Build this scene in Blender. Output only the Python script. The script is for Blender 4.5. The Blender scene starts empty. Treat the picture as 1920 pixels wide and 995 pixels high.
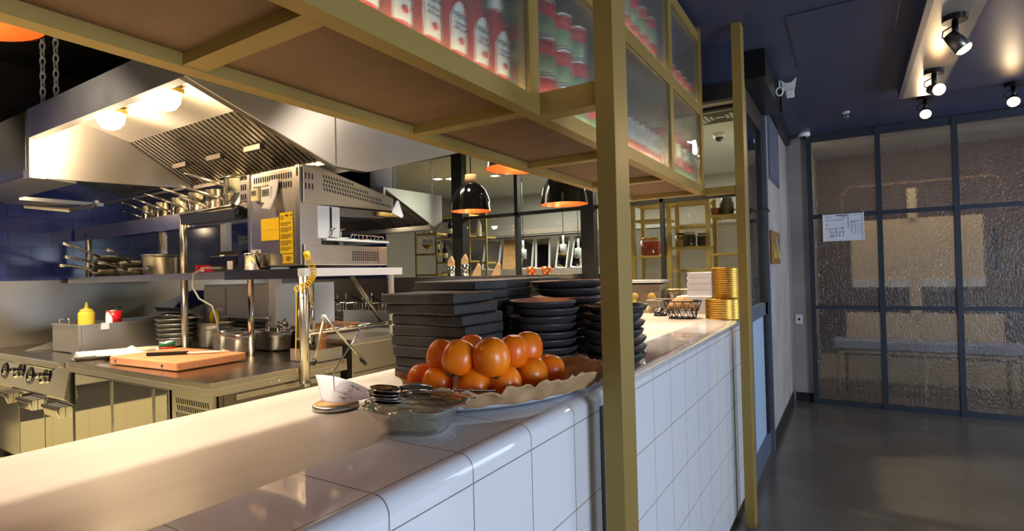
import bpy, bmesh, math, random
from mathutils import Vector, Matrix, noise as mnoise
PI = math.pi
R = random.Random(7)
SC = bpy.context.scene
COL = SC.collection

# ------------------------------------------------------------------ camera
def make_camera():
    yaw, pit, rol = .55504, .01399, -.024295
    cy, sy, cp, sp = math.cos(yaw), math.sin(yaw), math.cos(pit), math.sin(pit)
    fw = Vector((-sy*cp, cy*cp, sp)); rt = Vector((cy, sy, 0)); up = rt.cross(fw)
    r2 = rt*math.cos(rol)+up*math.sin(rol); u2 = -rt*math.sin(rol)+up*math.cos(rol)
    cd = bpy.data.cameras.new('camera'); cd.sensor_width = 36; cd.lens = 1020.8/1920*36
    cd.clip_start = .02; cd.clip_end = 60
    o = bpy.data.objects.new('camera', cd); COL.objects.link(o)
    m = Matrix((r2, u2, -fw)).transposed().to_4x4(); m.translation = Vector((0, 0, 1.42))
    o.matrix_world = m; SC.camera = o
make_camera()
# ------------------------------------------------------------------ world, lights, exposure
SC.view_settings.view_transform = 'Standard'; SC.view_settings.look = 'None'
SC.view_settings.exposure = 0.28; SC.view_settings.gamma = 1; SC.view_settings.use_curve_mapping = False
w = bpy.data.worlds.new('world'); SC.world = w; w.use_nodes = True
w.node_tree.nodes['Background'].inputs[0].default_value = (.62, .75, 1, 1)
w.node_tree.nodes['Background'].inputs[1].default_value = .09
def light(name, kind, loc, power, color, size=.1, size_y=None, aim=None, spot=None, blend=.5):
    d = bpy.data.lights.new(name, kind); d.energy = power; d.color = color
    if kind == 'AREA':
        d.size = size
        if size_y: d.shape = 'RECTANGLE'; d.size_y = size_y
    else: d.shadow_soft_size = size
    if kind == 'SPOT': d.spot_size = math.radians(spot); d.spot_blend = blend
    o = bpy.data.objects.new(name, d); COL.objects.link(o); o.location = loc
    if aim is not None:
        o.rotation_euler = (Vector(aim)-Vector(loc)).to_track_quat('-Z', 'Y').to_euler()
    return o
WARMW = (1, .86, .68); WARM = (1, .78, .52); WARM2 = (1, .66, .36); DAY = (.70, .82, 1)
# daylight from the shopfront windows behind and to the right of the camera
light('window_daylight', 'AREA', (4.1, .6, .95), 190, DAY, 3.0, 1.5, aim=(-.6, 1.6, .8))
light('window_daylight', 'AREA', (4.1, 4.6, 1.3), 125, DAY, 3.0, 2.2, aim=(-.6, 3.6, 1.0))
light('window_daylight', 'AREA', (2.6, -2.6, 1.5), 9, DAY, 2.4, 2.2, aim=(.6, 5.0, 1.9))
# kitchen downlights in the dark ceiling
for x, y, p in ((-1.20, .0, 3.7), (-1.20, .55, 3.7), (-1.20, 1.1, 3.8), (-1.20, 1.8, 4.4), (-1.20, 3.5, 9)):
    light('counter_downlight', 'SPOT', (x, y, 2.74), p*9, WARMW, .03, aim=(x, y, 0), spot=100, blend=.7)
for x, y, p, cone in ((-2.55, .6, 46, 86), (-3.7, .8, 52, 92), (-5.2, .8, 48, 92), (-2.9, 3.9, 32, 66), (-2.2, 2.6, 22, 84)):
    light('kitchen_downlight', 'SPOT', (x, y, 3.24), p*9, WARMW, .12, aim=(x, y, 0), spot=cone, blend=.8 if cone == 86 else .35)
light('prep_light', 'SPOT', (-1.75, 3.95, 3.2), 330, WARM, .08, aim=(-1.15, 3.95, 1.1), spot=75)
# rooms seen through glass
light('dining_room_light', 'AREA', (-3.8, 6.4, 2.70), 70, (1, .92, .80), 1.2, aim=(-3.8, 6.4, 0))
light('dining_room_light', 'AREA', (-1.75, 6.0, 2.70), 80, (.96, 1, .82), .5, aim=(-1.5, 6.0, 0))
light('side_hood_fill', 'POINT', (-5.1, 1.72, 2.22), 3.5, WARM, .05)  # added fill brightening the side hood's inside, no lamp stands there
light('far_hood_fill', 'POINT', (-4.6, 4.05, 2.12), 10, WARM, .06)  # added fill for the far hood's filters, without any visible lamp
light('bench_room_light', 'AREA', (.8, 6.9, 2.72), 11, (1, .92, .80), 2.4, .3, aim=(.8, 7.5, .6))

# ------------------------------------------------------------------ materials
def lin(c):
    return tuple(((v/255+.055)/1.055)**2.4 if v/255 > .04045 else v/255/12.92 for v in c)+(1,)
def mat(name, rgb, rough=.5, metal=0, spec=.5, trans=0, ior=1.45, emit=None, estr=0, var=None, vscale=8, vstretch=(1, 1, 1),
        bump=0, bscale=60, bstretch=(1, 1, 1), rvar=0, coat=0, alpha=1, aniso=0):
    m = bpy.data.materials.new(name); m.use_nodes = True; nt = m.node_tree; b = nt.nodes['Principled BSDF']
    I = b.inputs
    I['Base Color'].default_value = lin(rgb); I['Roughness'].default_value = rough; I['Metallic'].default_value = metal
    I['Specular IOR Level'].default_value = spec; I['Transmission Weight'].default_value = trans; I['IOR'].default_value = ior
    I['Coat Weight'].default_value = coat; I['Coat Roughness'].default_value = .05; I['Alpha'].default_value = alpha
    if emit: I['Emission Color'].default_value = lin(emit); I['Emission Strength'].default_value = estr
    if aniso:
        I['Anisotropic'].default_value = aniso
        ge = nt.nodes.new('ShaderNodeNewGeometry'); cr = nt.nodes.new('ShaderNodeVectorMath'); cr.operation = 'CROSS_PRODUCT'; cr.inputs[1].default_value = (.05, .1, 1)
        I['Anisotropic Rotation'].default_value = .25
        nt.links.new(ge.outputs['Normal'], cr.inputs[0]); nt.links.new(cr.outputs[0], I['Tangent'])
    if var or bump or rvar:
        tc = nt.nodes.new('ShaderNodeTexCoord')
        def nz(scale, stretch, detail=4):
            mp = nt.nodes.new('ShaderNodeMapping'); mp.inputs['Scale'].default_value = stretch
            n = nt.nodes.new('ShaderNodeTexNoise'); n.inputs['Scale'].default_value = scale; n.inputs['Detail'].default_value = detail
            nt.links.new(tc.outputs['Object'], mp.inputs[0]); nt.links.new(mp.outputs[0], n.inputs[0]); return n
        if var or rvar: n1 = nz(vscale, vstretch)
        if var:
            r = nt.nodes.new('ShaderNodeValToRGB'); r.color_ramp.elements[0].position = .32; r.color_ramp.elements[1].position = .68
            r.color_ramp.elements[0].color = lin(rgb); r.color_ramp.elements[1].color = lin(var)
            nt.links.new(n1.outputs['Fac'], r.inputs[0]); nt.links.new(r.outputs[0], I['Base Color'])
        if rvar:
            mr = nt.nodes.new('ShaderNodeMapRange'); mr.inputs['From Min'].default_value = .3; mr.inputs['From Max'].default_value = .7
            mr.inputs['To Min'].default_value = max(0, rough-rvar); mr.inputs['To Max'].default_value = rough+rvar
            nt.links.new(n1.outputs['Fac'], mr.inputs[0]); nt.links.new(mr.outputs[0], I['Roughness'])
        if bump:
            n2 = nz(bscale, bstretch, 3); bp = nt.nodes.new('ShaderNodeBump'); bp.inputs['Strength'].default_value = bump
            bp.inputs['Distance'].default_value = .01
            nt.links.new(n2.outputs['Fac'], bp.inputs['Height']); nt.links.new(bp.outputs[0], I['Normal'])
    return m
def clear_glass(name, tint=(235, 240, 238), refl=.06, rough=.02, haze=0, hz=(190, 190, 180), bump=0, bscale=60, bstretch=(1, 1, 1), refr=0, rrough=.15):
    # thin pane: transparent / softly refracting mix with a glossy coat
    m = bpy.data.materials.new(name); m.use_nodes = True; nt = m.node_tree
    for n in list(nt.nodes):
        if n.type == 'BSDF_PRINCIPLED': nt.nodes.remove(n)
    out = [n for n in nt.nodes if n.type == 'OUTPUT_MATERIAL'][0]
    L = nt.links.new
    t = nt.nodes.new('ShaderNodeBsdfTransparent'); t.inputs[0].default_value = lin(tint)
    cur = t.outputs[0]
    nrm = None
    if bump:
        tc = nt.nodes.new('ShaderNodeTexCoord'); mp = nt.nodes.new('ShaderNodeMapping'); mp.inputs['Scale'].default_value = bstretch
        n2 = nt.nodes.new('ShaderNodeTexNoise'); n2.inputs['Scale'].default_value = bscale; n2.inputs['Detail'].default_value = 2
        bp = nt.nodes.new('ShaderNodeBump'); bp.inputs['Strength'].default_value = bump; bp.inputs['Distance'].default_value = .01
        L(tc.outputs['Object'], mp.inputs[0]); L(mp.outputs[0], n2.inputs[0]); L(n2.outputs['Fac'], bp.inputs['Height']); nrm = bp.outputs[0]
    if refr:
        rf = nt.nodes.new('ShaderNodeBsdfRefraction'); rf.inputs['Color'].default_value = lin(tint)
        rf.inputs['Roughness'].default_value = rrough; rf.inputs['IOR'].default_value = 1.06
        if nrm: L(nrm, rf.inputs['Normal'])
        mx = nt.nodes.new('ShaderNodeMixShader'); mx.inputs[0].default_value = refr
        L(cur, mx.inputs[1]); L(rf.outputs[0], mx.inputs[2]); cur = mx.outputs[0]
    if haze:
        tl = nt.nodes.new('ShaderNodeBsdfDiffuse'); tl.inputs[0].default_value = lin(hz)
        tr = nt.nodes.new('ShaderNodeBsdfTranslucent'); tr.inputs[0].default_value = lin(hz)
        ad = nt.nodes.new('ShaderNodeMixShader'); ad.inputs[0].default_value = .5; L(tl.outputs[0], ad.inputs[1]); L(tr.outputs[0], ad.inputs[2])
        mx = nt.nodes.new('ShaderNodeMixShader'); mx.inputs[0].default_value = haze
        L(cur, mx.inputs[1]); L(ad.outputs[0], mx.inputs[2]); cur = mx.outputs[0]
    g = nt.nodes.new('ShaderNodeBsdfGlossy'); g.inputs['Roughness'].default_value = rough
    if nrm: L(nrm, g.inputs['Normal'])
    lw = nt.nodes.new('ShaderNodeFresnel'); lw.inputs['IOR'].default_value = 1.45
    mu = nt.nodes.new('ShaderNodeMath'); mu.operation = 'MULTIPLY'; mu.inputs[1].default_value = refl/.035; mu.use_clamp = True
    L(lw.outputs[0], mu.inputs[0])
    mx = nt.nodes.new('ShaderNodeMixShader'); L(mu.outputs[0], mx.inputs[0]); L(cur, mx.inputs[1]); L(g.outputs[0], mx.inputs[2])
    # the rear surface of the pane only lets light through
    ge = nt.nodes.new('ShaderNodeNewGeometry'); t2 = nt.nodes.new('ShaderNodeBsdfTransparent')
    fin = nt.nodes.new('ShaderNodeMixShader'); L(ge.outputs['Backfacing'], fin.inputs[0]); L(mx.outputs[0], fin.inputs[1]); L(t2.outputs[0], fin.inputs[2])
    L(fin.outputs[0], out.inputs[0]); return m
def tile_mat(name, c1, grout, sx, sz, rough=.06, plane='yz', off=(0, 0), mortar=.0022, var=None):
    m = bpy.data.materials.new(name); m.use_nodes = True; nt = m.node_tree; b = nt.nodes['Principled BSDF']; L = nt.links.new
    tc = nt.nodes.new('ShaderNodeTexCoord'); sp = nt.nodes.new('ShaderNodeSeparateXYZ'); cb = nt.nodes.new('ShaderNodeCombineXYZ')
    L(tc.outputs['Object'], sp.inputs[0]); d = {'x': 0, 'y': 1, 'z': 2}
    L(sp.outputs[d[plane[0]]], cb.inputs[0]); L(sp.outputs[d[plane[1]]], cb.inputs[1])
    mp = nt.nodes.new('ShaderNodeMapping'); mp.inputs['Location'].default_value = (off[0], off[1], 0); L(cb.outputs[0], mp.inputs[0])
    br = nt.nodes.new('ShaderNodeTexBrick'); br.offset = 0 if var is None else .5; br.inputs['Scale'].default_value = 1
    br.inputs['Brick Width'].default_value = sx; br.inputs['Row Height'].default_value = sz; br.inputs['Mortar Size'].default_value = mortar
    br.inputs['Mortar Smooth'].default_value = .2
    br.inputs['Color1'].default_value = lin(c1); br.inputs['Color2'].default_value = lin(var or c1); br.inputs['Mortar'].default_value = lin(grout)
    L(mp.outputs[0], br.inputs[0]); L(br.outputs['Color'], b.inputs['Base Color']); b.inputs['Roughness'].default_value = rough
    bp = nt.nodes.new('ShaderNodeBump'); bp.inputs['Strength'].default_value = .5; bp.inputs['Distance'].default_value = .002; bp.invert = True
    L(br.outputs['Fac'], bp.inputs['Height']); L(bp.outputs[0], b.inputs['Normal']); return m
M = {}
M['gold'] = mat('gold_paint', (156, 130, 68), .42, .35)
M['brass'] = mat('brass_bar', (200, 172, 96), .4, .4)
M['wood_soffit'] = mat('soffit_board', (118, 84, 54), .6, var=(106, 74, 46), vscale=3, vstretch=(1, 4, 1), bump=.05, bscale=40)
M['steel'] = mat('brushed_steel', (196, 190, 180), .30, 1, rvar=.03, vscale=3, aniso=.7)
M['steel_h'] = mat('brushed_steel_level', (192, 186, 176), .26, 1, rvar=.03, vscale=3, aniso=.7)
M['steel_hood'] = mat('brushed_hood_steel', (222, 218, 214), .46, 1, rvar=.03, vscale=3, aniso=.8)
M['steel_dark'] = mat('dark_steel', (128, 124, 118), .32, 1)
M['chrome'] = mat('polished_steel', (214, 210, 204), .14, 1)
M['mirror_steel'] = mat('mirror_steel_door', (208, 208, 206), .05, 1)
M['satin'] = mat('satin_steel', (194, 190, 182), .36, 1)
M['alu'] = mat('white_painted_steel', (214, 218, 226), .4)
M['stone'] = mat('counter_stone', (206, 198, 186), .34, var=(184, 174, 160), vscale=3.2, vstretch=(1.6, .5, 1), rvar=.06)
M['glaze'] = tile_mat('glazed_tile', (228, 230, 236), (150, 146, 142), .2065, .2, .05, 'yz', (.0465, 0))
M['glaze_top'] = tile_mat('glazed_top_tile', (216, 210, 204), (120, 104, 92), .2065, .9, .04, 'yx', (.0465, 0))
M['blue_tile'] = tile_mat('blue_wall_tile', (32, 40, 88), (22, 28, 60), .30, .125, .14, 'yz', (0, 0), .003, (46, 58, 126))
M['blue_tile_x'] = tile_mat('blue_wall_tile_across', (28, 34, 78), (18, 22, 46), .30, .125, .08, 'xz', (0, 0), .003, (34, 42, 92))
M['navy'] = mat('navy_ceiling_paint', (58, 63, 90), .42)
M['black_ceiling'] = mat('black_ceiling_paint', (30, 27, 26), .7)
M['dark_wall'] = mat('dark_grey_wall', (62, 58, 54), .55)
M['white_ceiling'] = mat('white_ceiling_paint', (214, 214, 206), .7)
M['concrete_floor'] = mat('polished_concrete', (108, 102, 92), .2, var=(92, 84, 74), vscale=1.6, rvar=.06, bump=.01, bscale=20)
M['plaster'] = mat('concrete_plaster', (174, 166, 162), .7, var=(152, 142, 136), vscale=2.2, bump=.08, bscale=18)
M['mauve'] = mat('mauve_wall', (112, 96, 88), .7, var=(100, 84, 76), vscale=2)
M['bench_tube'] = mat('dull_tube', (120, 98, 78), .6)
M['kitchen_tile'] = tile_mat('cream_floor_tile', (192, 182, 140), (150, 142, 112), .3, .3, .25, 'xy')
M['counter_back'] = tile_mat('cream_back_tile', (176, 170, 150), (140, 134, 118), .2, .2, .3, 'yz')
M['bench_seat'] = mat('grey_blue_seat', (150, 156, 180), .5)
M['beige'] = mat('beige_board', (200, 178, 138), .55)
M['frame'] = mat('charcoal_frame', (52, 58, 68), .4, .3)
M['frame_dark'] = mat('near_black_frame', (42, 40, 40), .45, .2)
M['frame_blue'] = mat('blue_grey_frame', (104, 114, 132), .4, .4)
M['black'] = mat('black_plastic', (18, 18, 19), .35)
M['black_gloss'] = mat('black_enamel', (12, 11, 11), .06, coat=1)
M['copper'] = mat('copper_lining', (232, 132, 74), .32, .7)
M['lampwood'] = mat('lamp_wood', (206, 166, 112), .5, var=(180, 138, 86), vscale=14)
M['slate'] = mat('black_slate_board', (52, 49, 48), .55, var=(38, 36, 37), vscale=9, bump=.25, bscale=45)
M['dark_dish'] = mat('charcoal_wood_dish', (66, 61, 60), .42, var=(44, 41, 42), vscale=6, vstretch=(1, 1, 6), bump=.12, bscale=40)
M['persimmon'] = mat('persimmon_skin', (250, 140, 10), .32, var=(240, 106, 14), vscale=9, coat=.15)
M['calyx'] = mat('dry_calyx', (72, 62, 40), .8)
M['kraft'] = mat('brown_paper', (190, 154, 112), .75, var=(174, 138, 98), vscale=14, bump=.1, bscale=60)
M['paper'] = mat('white_paper', (226, 224, 232), .7)
M['ink'] = mat('printed_ink', (60, 58, 90), .8)
M['ink_black'] = mat('black_ink', (24, 24, 24), .8)
M['pressed_glass'] = clear_glass('pressed_green_glass', (216, 230, 214), .20, .04, .42, (146, 162, 140), .9, 110, (1, 1, 1), .5, .02)
M['cork'] = mat('amber_coaster', (222, 172, 96), .3, var=(196, 140, 70), vscale=30, coat=.8)
M['wood_board'] = mat('chopping_board_wood', (188, 128, 84), .5, var=(172, 110, 68), vscale=5, vstretch=(1, 9, 1))
M['yellow'] = mat('yellow_plastic', (238, 206, 30), .45)
M['squeeze'] = mat('yellow_squeeze_plastic', (206, 190, 62), .4)
M['label_yellow'] = mat('yellow_sticker', (248, 204, 10), .5)
M['red'] = mat('red_plastic', (196, 22, 30), .35)
M['green_tin'] = mat('green_tin_print', (34, 98, 60), .35)
M['ivory'] = mat('ivory_plastic', (230, 218, 178), .45)
M['white_plastic'] = mat('white_plastic', (232, 230, 226), .4)
M['lcd'] = mat('grey_display', (120, 124, 112), .2)
M['cloth'] = mat('white_cloth', (206, 194, 180), .85, bump=.2, bscale=60)
M['pepper'] = mat('pepper_mill_wood', (206, 138, 78), .35, var=(186, 116, 60), vscale=12)
M['clear_plastic'] = clear_glass('clear_plastic', (236, 232, 226), .05, .1, .25, (222, 214, 204))
M['pane'] = clear_glass('window_pane', (228, 232, 228), .07, .01)
M['pane_streak'] = clear_glass('reeded_pane', (226, 230, 228), .05, .12, .20, (176, 186, 182), .35, 90, (1, 3, .16), .7, .07)
M['pane_frost'] = clear_glass('rippled_pane', (222, 214, 206), .06, .16, .10, (170, 152, 140), .7, 46, (1.6, 1, .8), .8, .16)
M['door_panel'] = mat('frosted_blue_panel', (176, 200, 226), .25)
M['glassware'] = clear_glass('drinking_glass', (228, 230, 226), .12, .02)
M['bottle_green'] = mat('dark_bottle_glass', (22, 28, 22), .06)
M['ketchup'] = mat('red_sauce_bottle', (186, 16, 24), .22, coat=.4)
M['label_white'] = mat('white_bottle_label', (232, 230, 226), .5)
M['tin_red'] = mat('red_tin_label', (196, 34, 44), .4)
M['tin_green'] = mat('pale_green_tin_label', (168, 196, 150), .4)
M['tin_orange'] = mat('orange_tin_label', (226, 104, 60), .4)
M['bottle_clear'] = mat('pale_water_bottle', (196, 206, 204), .15)
M['gold_tin'] = mat('gold_tin', (208, 166, 78), .36, 1)
M['wire'] = mat('dark_wire', (44, 40, 38), .4, .8)
M['jar_red'] = mat('red_pickles', (206, 52, 32), .3)
M['jar_honey'] = mat('amber_preserve', (206, 150, 70), .3)
M['jar_dark'] = mat('dark_preserve', (42, 32, 30), .3)
M['terracotta'] = mat('terracotta_clay', (190, 120, 88), .6)
M['clay_pot'] = mat('dark_glazed_clay', (70, 62, 50), .2)
M['sauce'] = mat('brown_sauce', (96, 58, 44), .3)
M['wine_label'] = mat('cream_label', (226, 212, 180), .6)
M['mirror'] = mat('mirror_glass', (206, 206, 200), .03, 1)
M['poster'] = mat('blue_poster', (110, 114, 130), .4, var=(90, 94, 112), vscale=3)
M['painting'] = mat('yellow_blue_painting', (206, 178, 40), .5, var=(50, 46, 92), vscale=7)
M['goldframe'] = mat('gilt_wood', (150, 104, 48), .4, .3)
M['bulb'] = mat('lit_bulb', (255, 220, 170), .4, emit=(255, 214, 150), estr=28)
M['spot_bulb'] = mat('lit_spot_lamp', (255, 230, 190), .4, emit=(255, 206, 140), estr=40)
M['led'] = mat('lit_led_strip', (255, 240, 190), .4, emit=(255, 236, 170), estr=11)
M['tube_lamp'] = mat('lit_tube_lamp', (255, 255, 250), .4, emit=(255, 248, 236), estr=6)
M['white_lamp'] = mat('white_lamp_body', (206, 208, 206), .5)
M['rubber'] = mat('black_rubber', (20, 20, 20), .7)
M['skirting'] = mat('black_skirting', (34, 33, 34), .5)
M['curtain'] = mat('grey_curtain', (150, 142, 138), .8)
M['grey_paint'] = mat('warm_grey_wall_paint', (128, 122, 110), .7)
M['pale_paint'] = mat('pale_wall_paint', (198, 196, 188), .7)
M['coil'] = mat('yellow_cable', (226, 184, 40), .4)
M['cable'] = mat('grey_cable', (150, 146, 140), .5)
M['beam_face'] = mat('pale_metal_channel', (150, 142, 132), .35, .3)

# ------------------------------------------------------------------ geometry helpers
class MB:
    def __init__(s): s.bm = bmesh.new()
    def box(s, a, b, rz=0, c=None, M4=None):
        vs = [Vector((x, y, z)) for x in (a[0], b[0]) for y in (a[1], b[1]) for z in (a[2], b[2])]
        if rz:
            c = Vector(c or ((a[0]+b[0])/2, (a[1]+b[1])/2, 0)); Rm = Matrix.Rotation(rz, 3, 'Z'); c.z = 0
            vs = [Rm @ (v-c)+c for v in vs]
        if M4: vs = [M4 @ v for v in vs]
        v = [s.bm.verts.new(p) for p in vs]
        for f in ((0, 1, 3, 2), (4, 6, 7, 5), (0, 4, 5, 1), (2, 3, 7, 6), (0, 2, 6, 4), (1, 5, 7, 3)): s.bm.faces.new([v[i] for i in f])
        return s
    def prism(s, pts, axis, a, b):
        # closed outline pts (2D) pushed along axis from a to b
        def P(p, t): return {'x': (t, p[0], p[1]), 'y': (p[0], t, p[1]), 'z': (p[0], p[1], t)}[axis]
        A = [s.bm.verts.new(P(p, a)) for p in pts]; B = [s.bm.verts.new(P(p, b)) for p in pts]; n = len(pts)
        s.bm.faces.new(A); s.bm.faces.new(B[::-1])
        for i in range(n): s.bm.faces.new((A[i], B[i], B[(i+1) % n], A[(i+1) % n]))
        return s
    def tube(s, pts, r, n=10, closed=False, smooth=True, r2=None):
        pts = [Vector(p) for p in pts]; rings = []; N = len(pts); up = None
        for i, p in enumerate(pts):
            if closed: t = (pts[(i+1) % N]-pts[i-1])
            else: t = (pts[min(i+1, N-1)]-pts[max(i-1, 0)])
            t.normalize()
            if up is None: up = Vector((0, 0, 1)) if abs(t.z) < .9 else Vector((1, 0, 0))
            x = t.cross(up); x.normalize(); y = x.cross(t); y.normalize(); up = y
            rr = r if r2 is None else r+(r2-r)*i/max(1, N-1)
            rings.append([s.bm.verts.new(p+x*math.cos(2*PI*k/n)*rr+y*math.sin(2*PI*k/n)*rr) for k in range(n)])
        m = N if closed else N-1
        for i in range(m):
            for k in range(n):
                f = s.bm.faces.new((rings[i][k], rings[i][(k+1) % n], rings[(i+1) % N][(k+1) % n], rings[(i+1) % N][k])); f.smooth = smooth
        if not closed: s.bm.faces.new(rings[0][::-1]); s.bm.faces.new(rings[-1])
        return s
    def lathe(s, prof, c=(0, 0, 0), n=28, M4=None, smooth=True, sx=1, sy=1):
        # prof: list of (r,z); closed automatically where r==0
        rings = []
        for r, z in prof:
            if r < 1e-6:
                p = Vector((0, 0, z)); rings.append([p])
            else: rings.append([Vector((r*math.cos(2*PI*k/n)*sx, r*math.sin(2*PI*k/n)*sy, z)) for k in range(n)])
        V = []
        for g in rings: V.append([s.bm.verts.new((M4 @ p if M4 else p)+Vector(c)) for p in g])
        for a, b in zip(V, V[1:]):
            if len(a) == 1 and len(b) == 1: continue
            for k in range(n):
                k2 = (k+1) % n
                if len(a) == 1: f = s.bm.faces.new((a[0], b[k2], b[k]))
                elif len(b) == 1: f = s.bm.faces.new((a[k], a[k2], b[0]))
                else: f = s.bm.faces.new((a[k], a[k2], b[k2], b[k]))
                f.smooth = smooth
        return s
    def grid(s, fn, nu, nv, smooth=True, th=0):
        g = [[s.bm.verts.new(fn(i/nu, j/nv)) for j in range(nv+1)] for i in range(nu+1)]
        for i in range(nu):
            for j in range(nv):
                f = s.bm.faces.new((g[i][j], g[i+1][j], g[i+1][j+1], g[i][j+1])); f.smooth = smooth
        return s
    def cyl(s, c, r, h, n=24, r2=None):
        r2 = r if r2 is None else r2
        return s.lathe([(0, 0), (r, 0), (r2, h), (0, h)], c, n, smooth=False)
ORIGIN = {}
def obj(name, mb, m, parent=None, bevel=0, solid=0, world=True, subs=0, smooth=False, label=None):
    bm = mb.bm if isinstance(mb, MB) else mb
    if parent is not None and world:
        o0 = ORIGIN.get(parent.name, Vector())
        bmesh.ops.translate(bm, verts=bm.verts, vec=-o0)
    bmesh.ops.recalc_face_normals(bm, faces=bm.faces)
    if smooth:
        for f in bm.faces: f.smooth = True
    me = bpy.data.meshes.new(name); bm.to_mesh(me); bm.free()
    if m: me.materials.append(M[m] if isinstance(m, str) else m)
    o = bpy.data.objects.new(name, me); COL.objects.link(o)
    if parent is not None:
        o.parent = parent; ORIGIN[o.name] = ORIGIN.get(parent.name, Vector())
    if solid:
        md = o.modifiers.new('solid', 'SOLIDIFY'); md.thickness = solid; md.offset = 0
    if bevel:
        md = o.modifiers.new('bevel', 'BEVEL'); md.width = bevel; md.segments = 2; md.limit_method = 'ANGLE'
    if subs:
        md = o.modifiers.new('subs', 'SUBSURF'); md.levels = subs; md.render_levels = subs
    if label: o['label'] = label
    return o
def tag(o, label, cat, group=None, kind=None):
    if label: o['label'] = label
    if cat: o['category'] = cat
    if group: o['group'] = group
    if kind: o['kind'] = kind
    return o
def thing(name, label, cat, loc=(0, 0, 0), group=None):
    o = bpy.data.objects.new(name, None); COL.objects.link(o); o.location = loc; o.empty_display_size = .05
    ORIGIN[o.name] = Vector(loc); return tag(o, label, cat, group)
def single(name, mb, m, label, cat, loc=(0, 0, 0), group=None, **k):
    # a thing that is one mesh, its shape given in local coordinates
    o = obj(name, mb, m, None, **k); o.location = loc; ORIGIN[o.name] = Vector(loc); return tag(o, label, cat, group)
def struct(name, mb, m, **k):
    o = obj(name, mb, m, **k); o['kind'] = 'structure'; return o
def dup(root, loc, rz=0, label=None, group=None):
    def cp(o, par):
        c = o.copy(); COL.objects.link(c)
        if par: c.parent = par
        for ch in [x for x in SC.objects if x.parent == o]: cp(ch, c)
        return c
    r = cp(root, None); r.location = loc; r.rotation_euler = (0, 0, rz); ORIGIN[r.name] = Vector(loc)
    if label: r['label'] = label
    if group: r['group'] = group
    return r
def text(name, body, size, m, parent, loc, rot, align='CENTER', ext=.0004, sx=1):
    # loc local to the parent's origin; rot euler
    c = bpy.data.curves.new(name, 'FONT'); c.body = body; c.size = size; c.align_x = align; c.align_y = 'CENTER'; c.extrude = ext
    t = bpy.data.objects.new(name, c); COL.objects.link(t)
    me = bpy.data.meshes.new_from_object(t.evaluated_get(bpy.context.evaluated_depsgraph_get()))
    bpy.data.objects.remove(t); bpy.data.curves.remove(c)
    me.name = name; me.materials.clear(); me.materials.append(M[m])
    o = bpy.data.objects.new(name, me); COL.objects.link(o); o.parent = parent; o.location = loc; o.rotation_euler = rot; o.scale = (sx, 1, 1)
    return o
ORD = ['topmost', 'second from the top', 'third from the top', 'fourth from the top', 'fifth from the top', 'sixth from the top',
       'seventh from the top', 'eighth from the top', 'ninth from the top', 'tenth from the top']
ROW = ['first', 'second', 'third', 'fourth', 'fifth', 'sixth', 'seventh', 'eighth', 'ninth', 'tenth']
def arc(c, r, a0, a1, n, plane='xy', z=0):
    out = []
    for i in range(n+1):
        a = a0+(a1-a0)*i/n; u, v = c[0]+r*math.cos(a), c[1]+r*math.sin(a)
        out.append({'xy': (u, v, z), 'xz': (u, z, v), 'yz': (z, u, v)}[plane])
    return out

# ================================================================== SETTING
struct('floor', MB().box((-6.2, -3, -.1), (4.2, 9, 0)), 'concrete_floor')
struct('floor_kitchen', MB().box((-6.2, -3, 0), (-1.33, 4.68, .004)), 'kitchen_tile')
struct('ceiling', MB().box((-1.40, -3, 2.78), (4.2, 6.6, 2.9)), 'navy')
struct('ceiling', MB().box((-6.2, -3, 3.3), (-1.40, 4.68, 3.4)), 'black_ceiling')
struct('ceiling', MB().box((-6.2, 4.68, 2.75), (-.56, 9, 2.85)), 'white_ceiling')
struct('ceiling', MB().box((-.45, 6.6, 2.78), (4.2, 9, 2.9)), 'white_ceiling')
struct('wall_kitchen', MB().box((-1.40, -3, 2.9), (-1.36, 4.68, 3.3)), 'black_ceiling')      # step between the two ceilings
struct('trim_1', MB().box((-1.40, 3.5, 2.54), (-.56, 3.56, 2.78)), 'navy')
struct('trim_2', MB().box((-1.40, 3.47, 2.44), (-.56, 3.52, 2.54)), 'frame_dark')
struct('trim_3', MB().box((-6.2, 4.66, 2.85), (-1.40, 4.72, 3.4)), 'black_ceiling')
# back wall of the kitchen: steel splash, blue tiles, dark paint
struct('wall_back', MB().box((-6.2, -3, 0), (-6.0, 4.7, 3.3)), 'dark_wall')
struct('wall_back', MB().box((-6.0, -1, 1.455), (-5.985, 4.68, 2.35)), 'blue_tile')
struct('wall_back', MB().box((-6.0, -1, .5), (-5.98, 4.68, 1.455)), 'steel')
struct('wall_near', MB().box((-6.2, -1.3, 0), (-1.9, -1.2, 1.5)), 'dark_wall')
struct('wall_near', MB().box((-6.2, -1.3, 1.5), (-1.9, -1.2, 3.3)), 'dark_wall')
struct('baseboard_reflector', MB().box((-6.0, -1.2, 0), (-5.975, 1.46, .26)), 'kitchen_tile')  # unseen cream strip added for the yellow reflection in the cabinet doors
struct('wall_far', MB().box((-6.2, 8.1, 0), (-.5, 8.3, 2.75)), 'grey_paint')
struct('wall_far', MB().box((-6.2, 4.7, 0), (-6.0, 8.3, 2.75)), 'grey_paint')
struct('wall_far', MB().box((-5.5, 8.06, 2.05), (-.6, 8.1, 2.75)), 'pale_paint')
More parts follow.
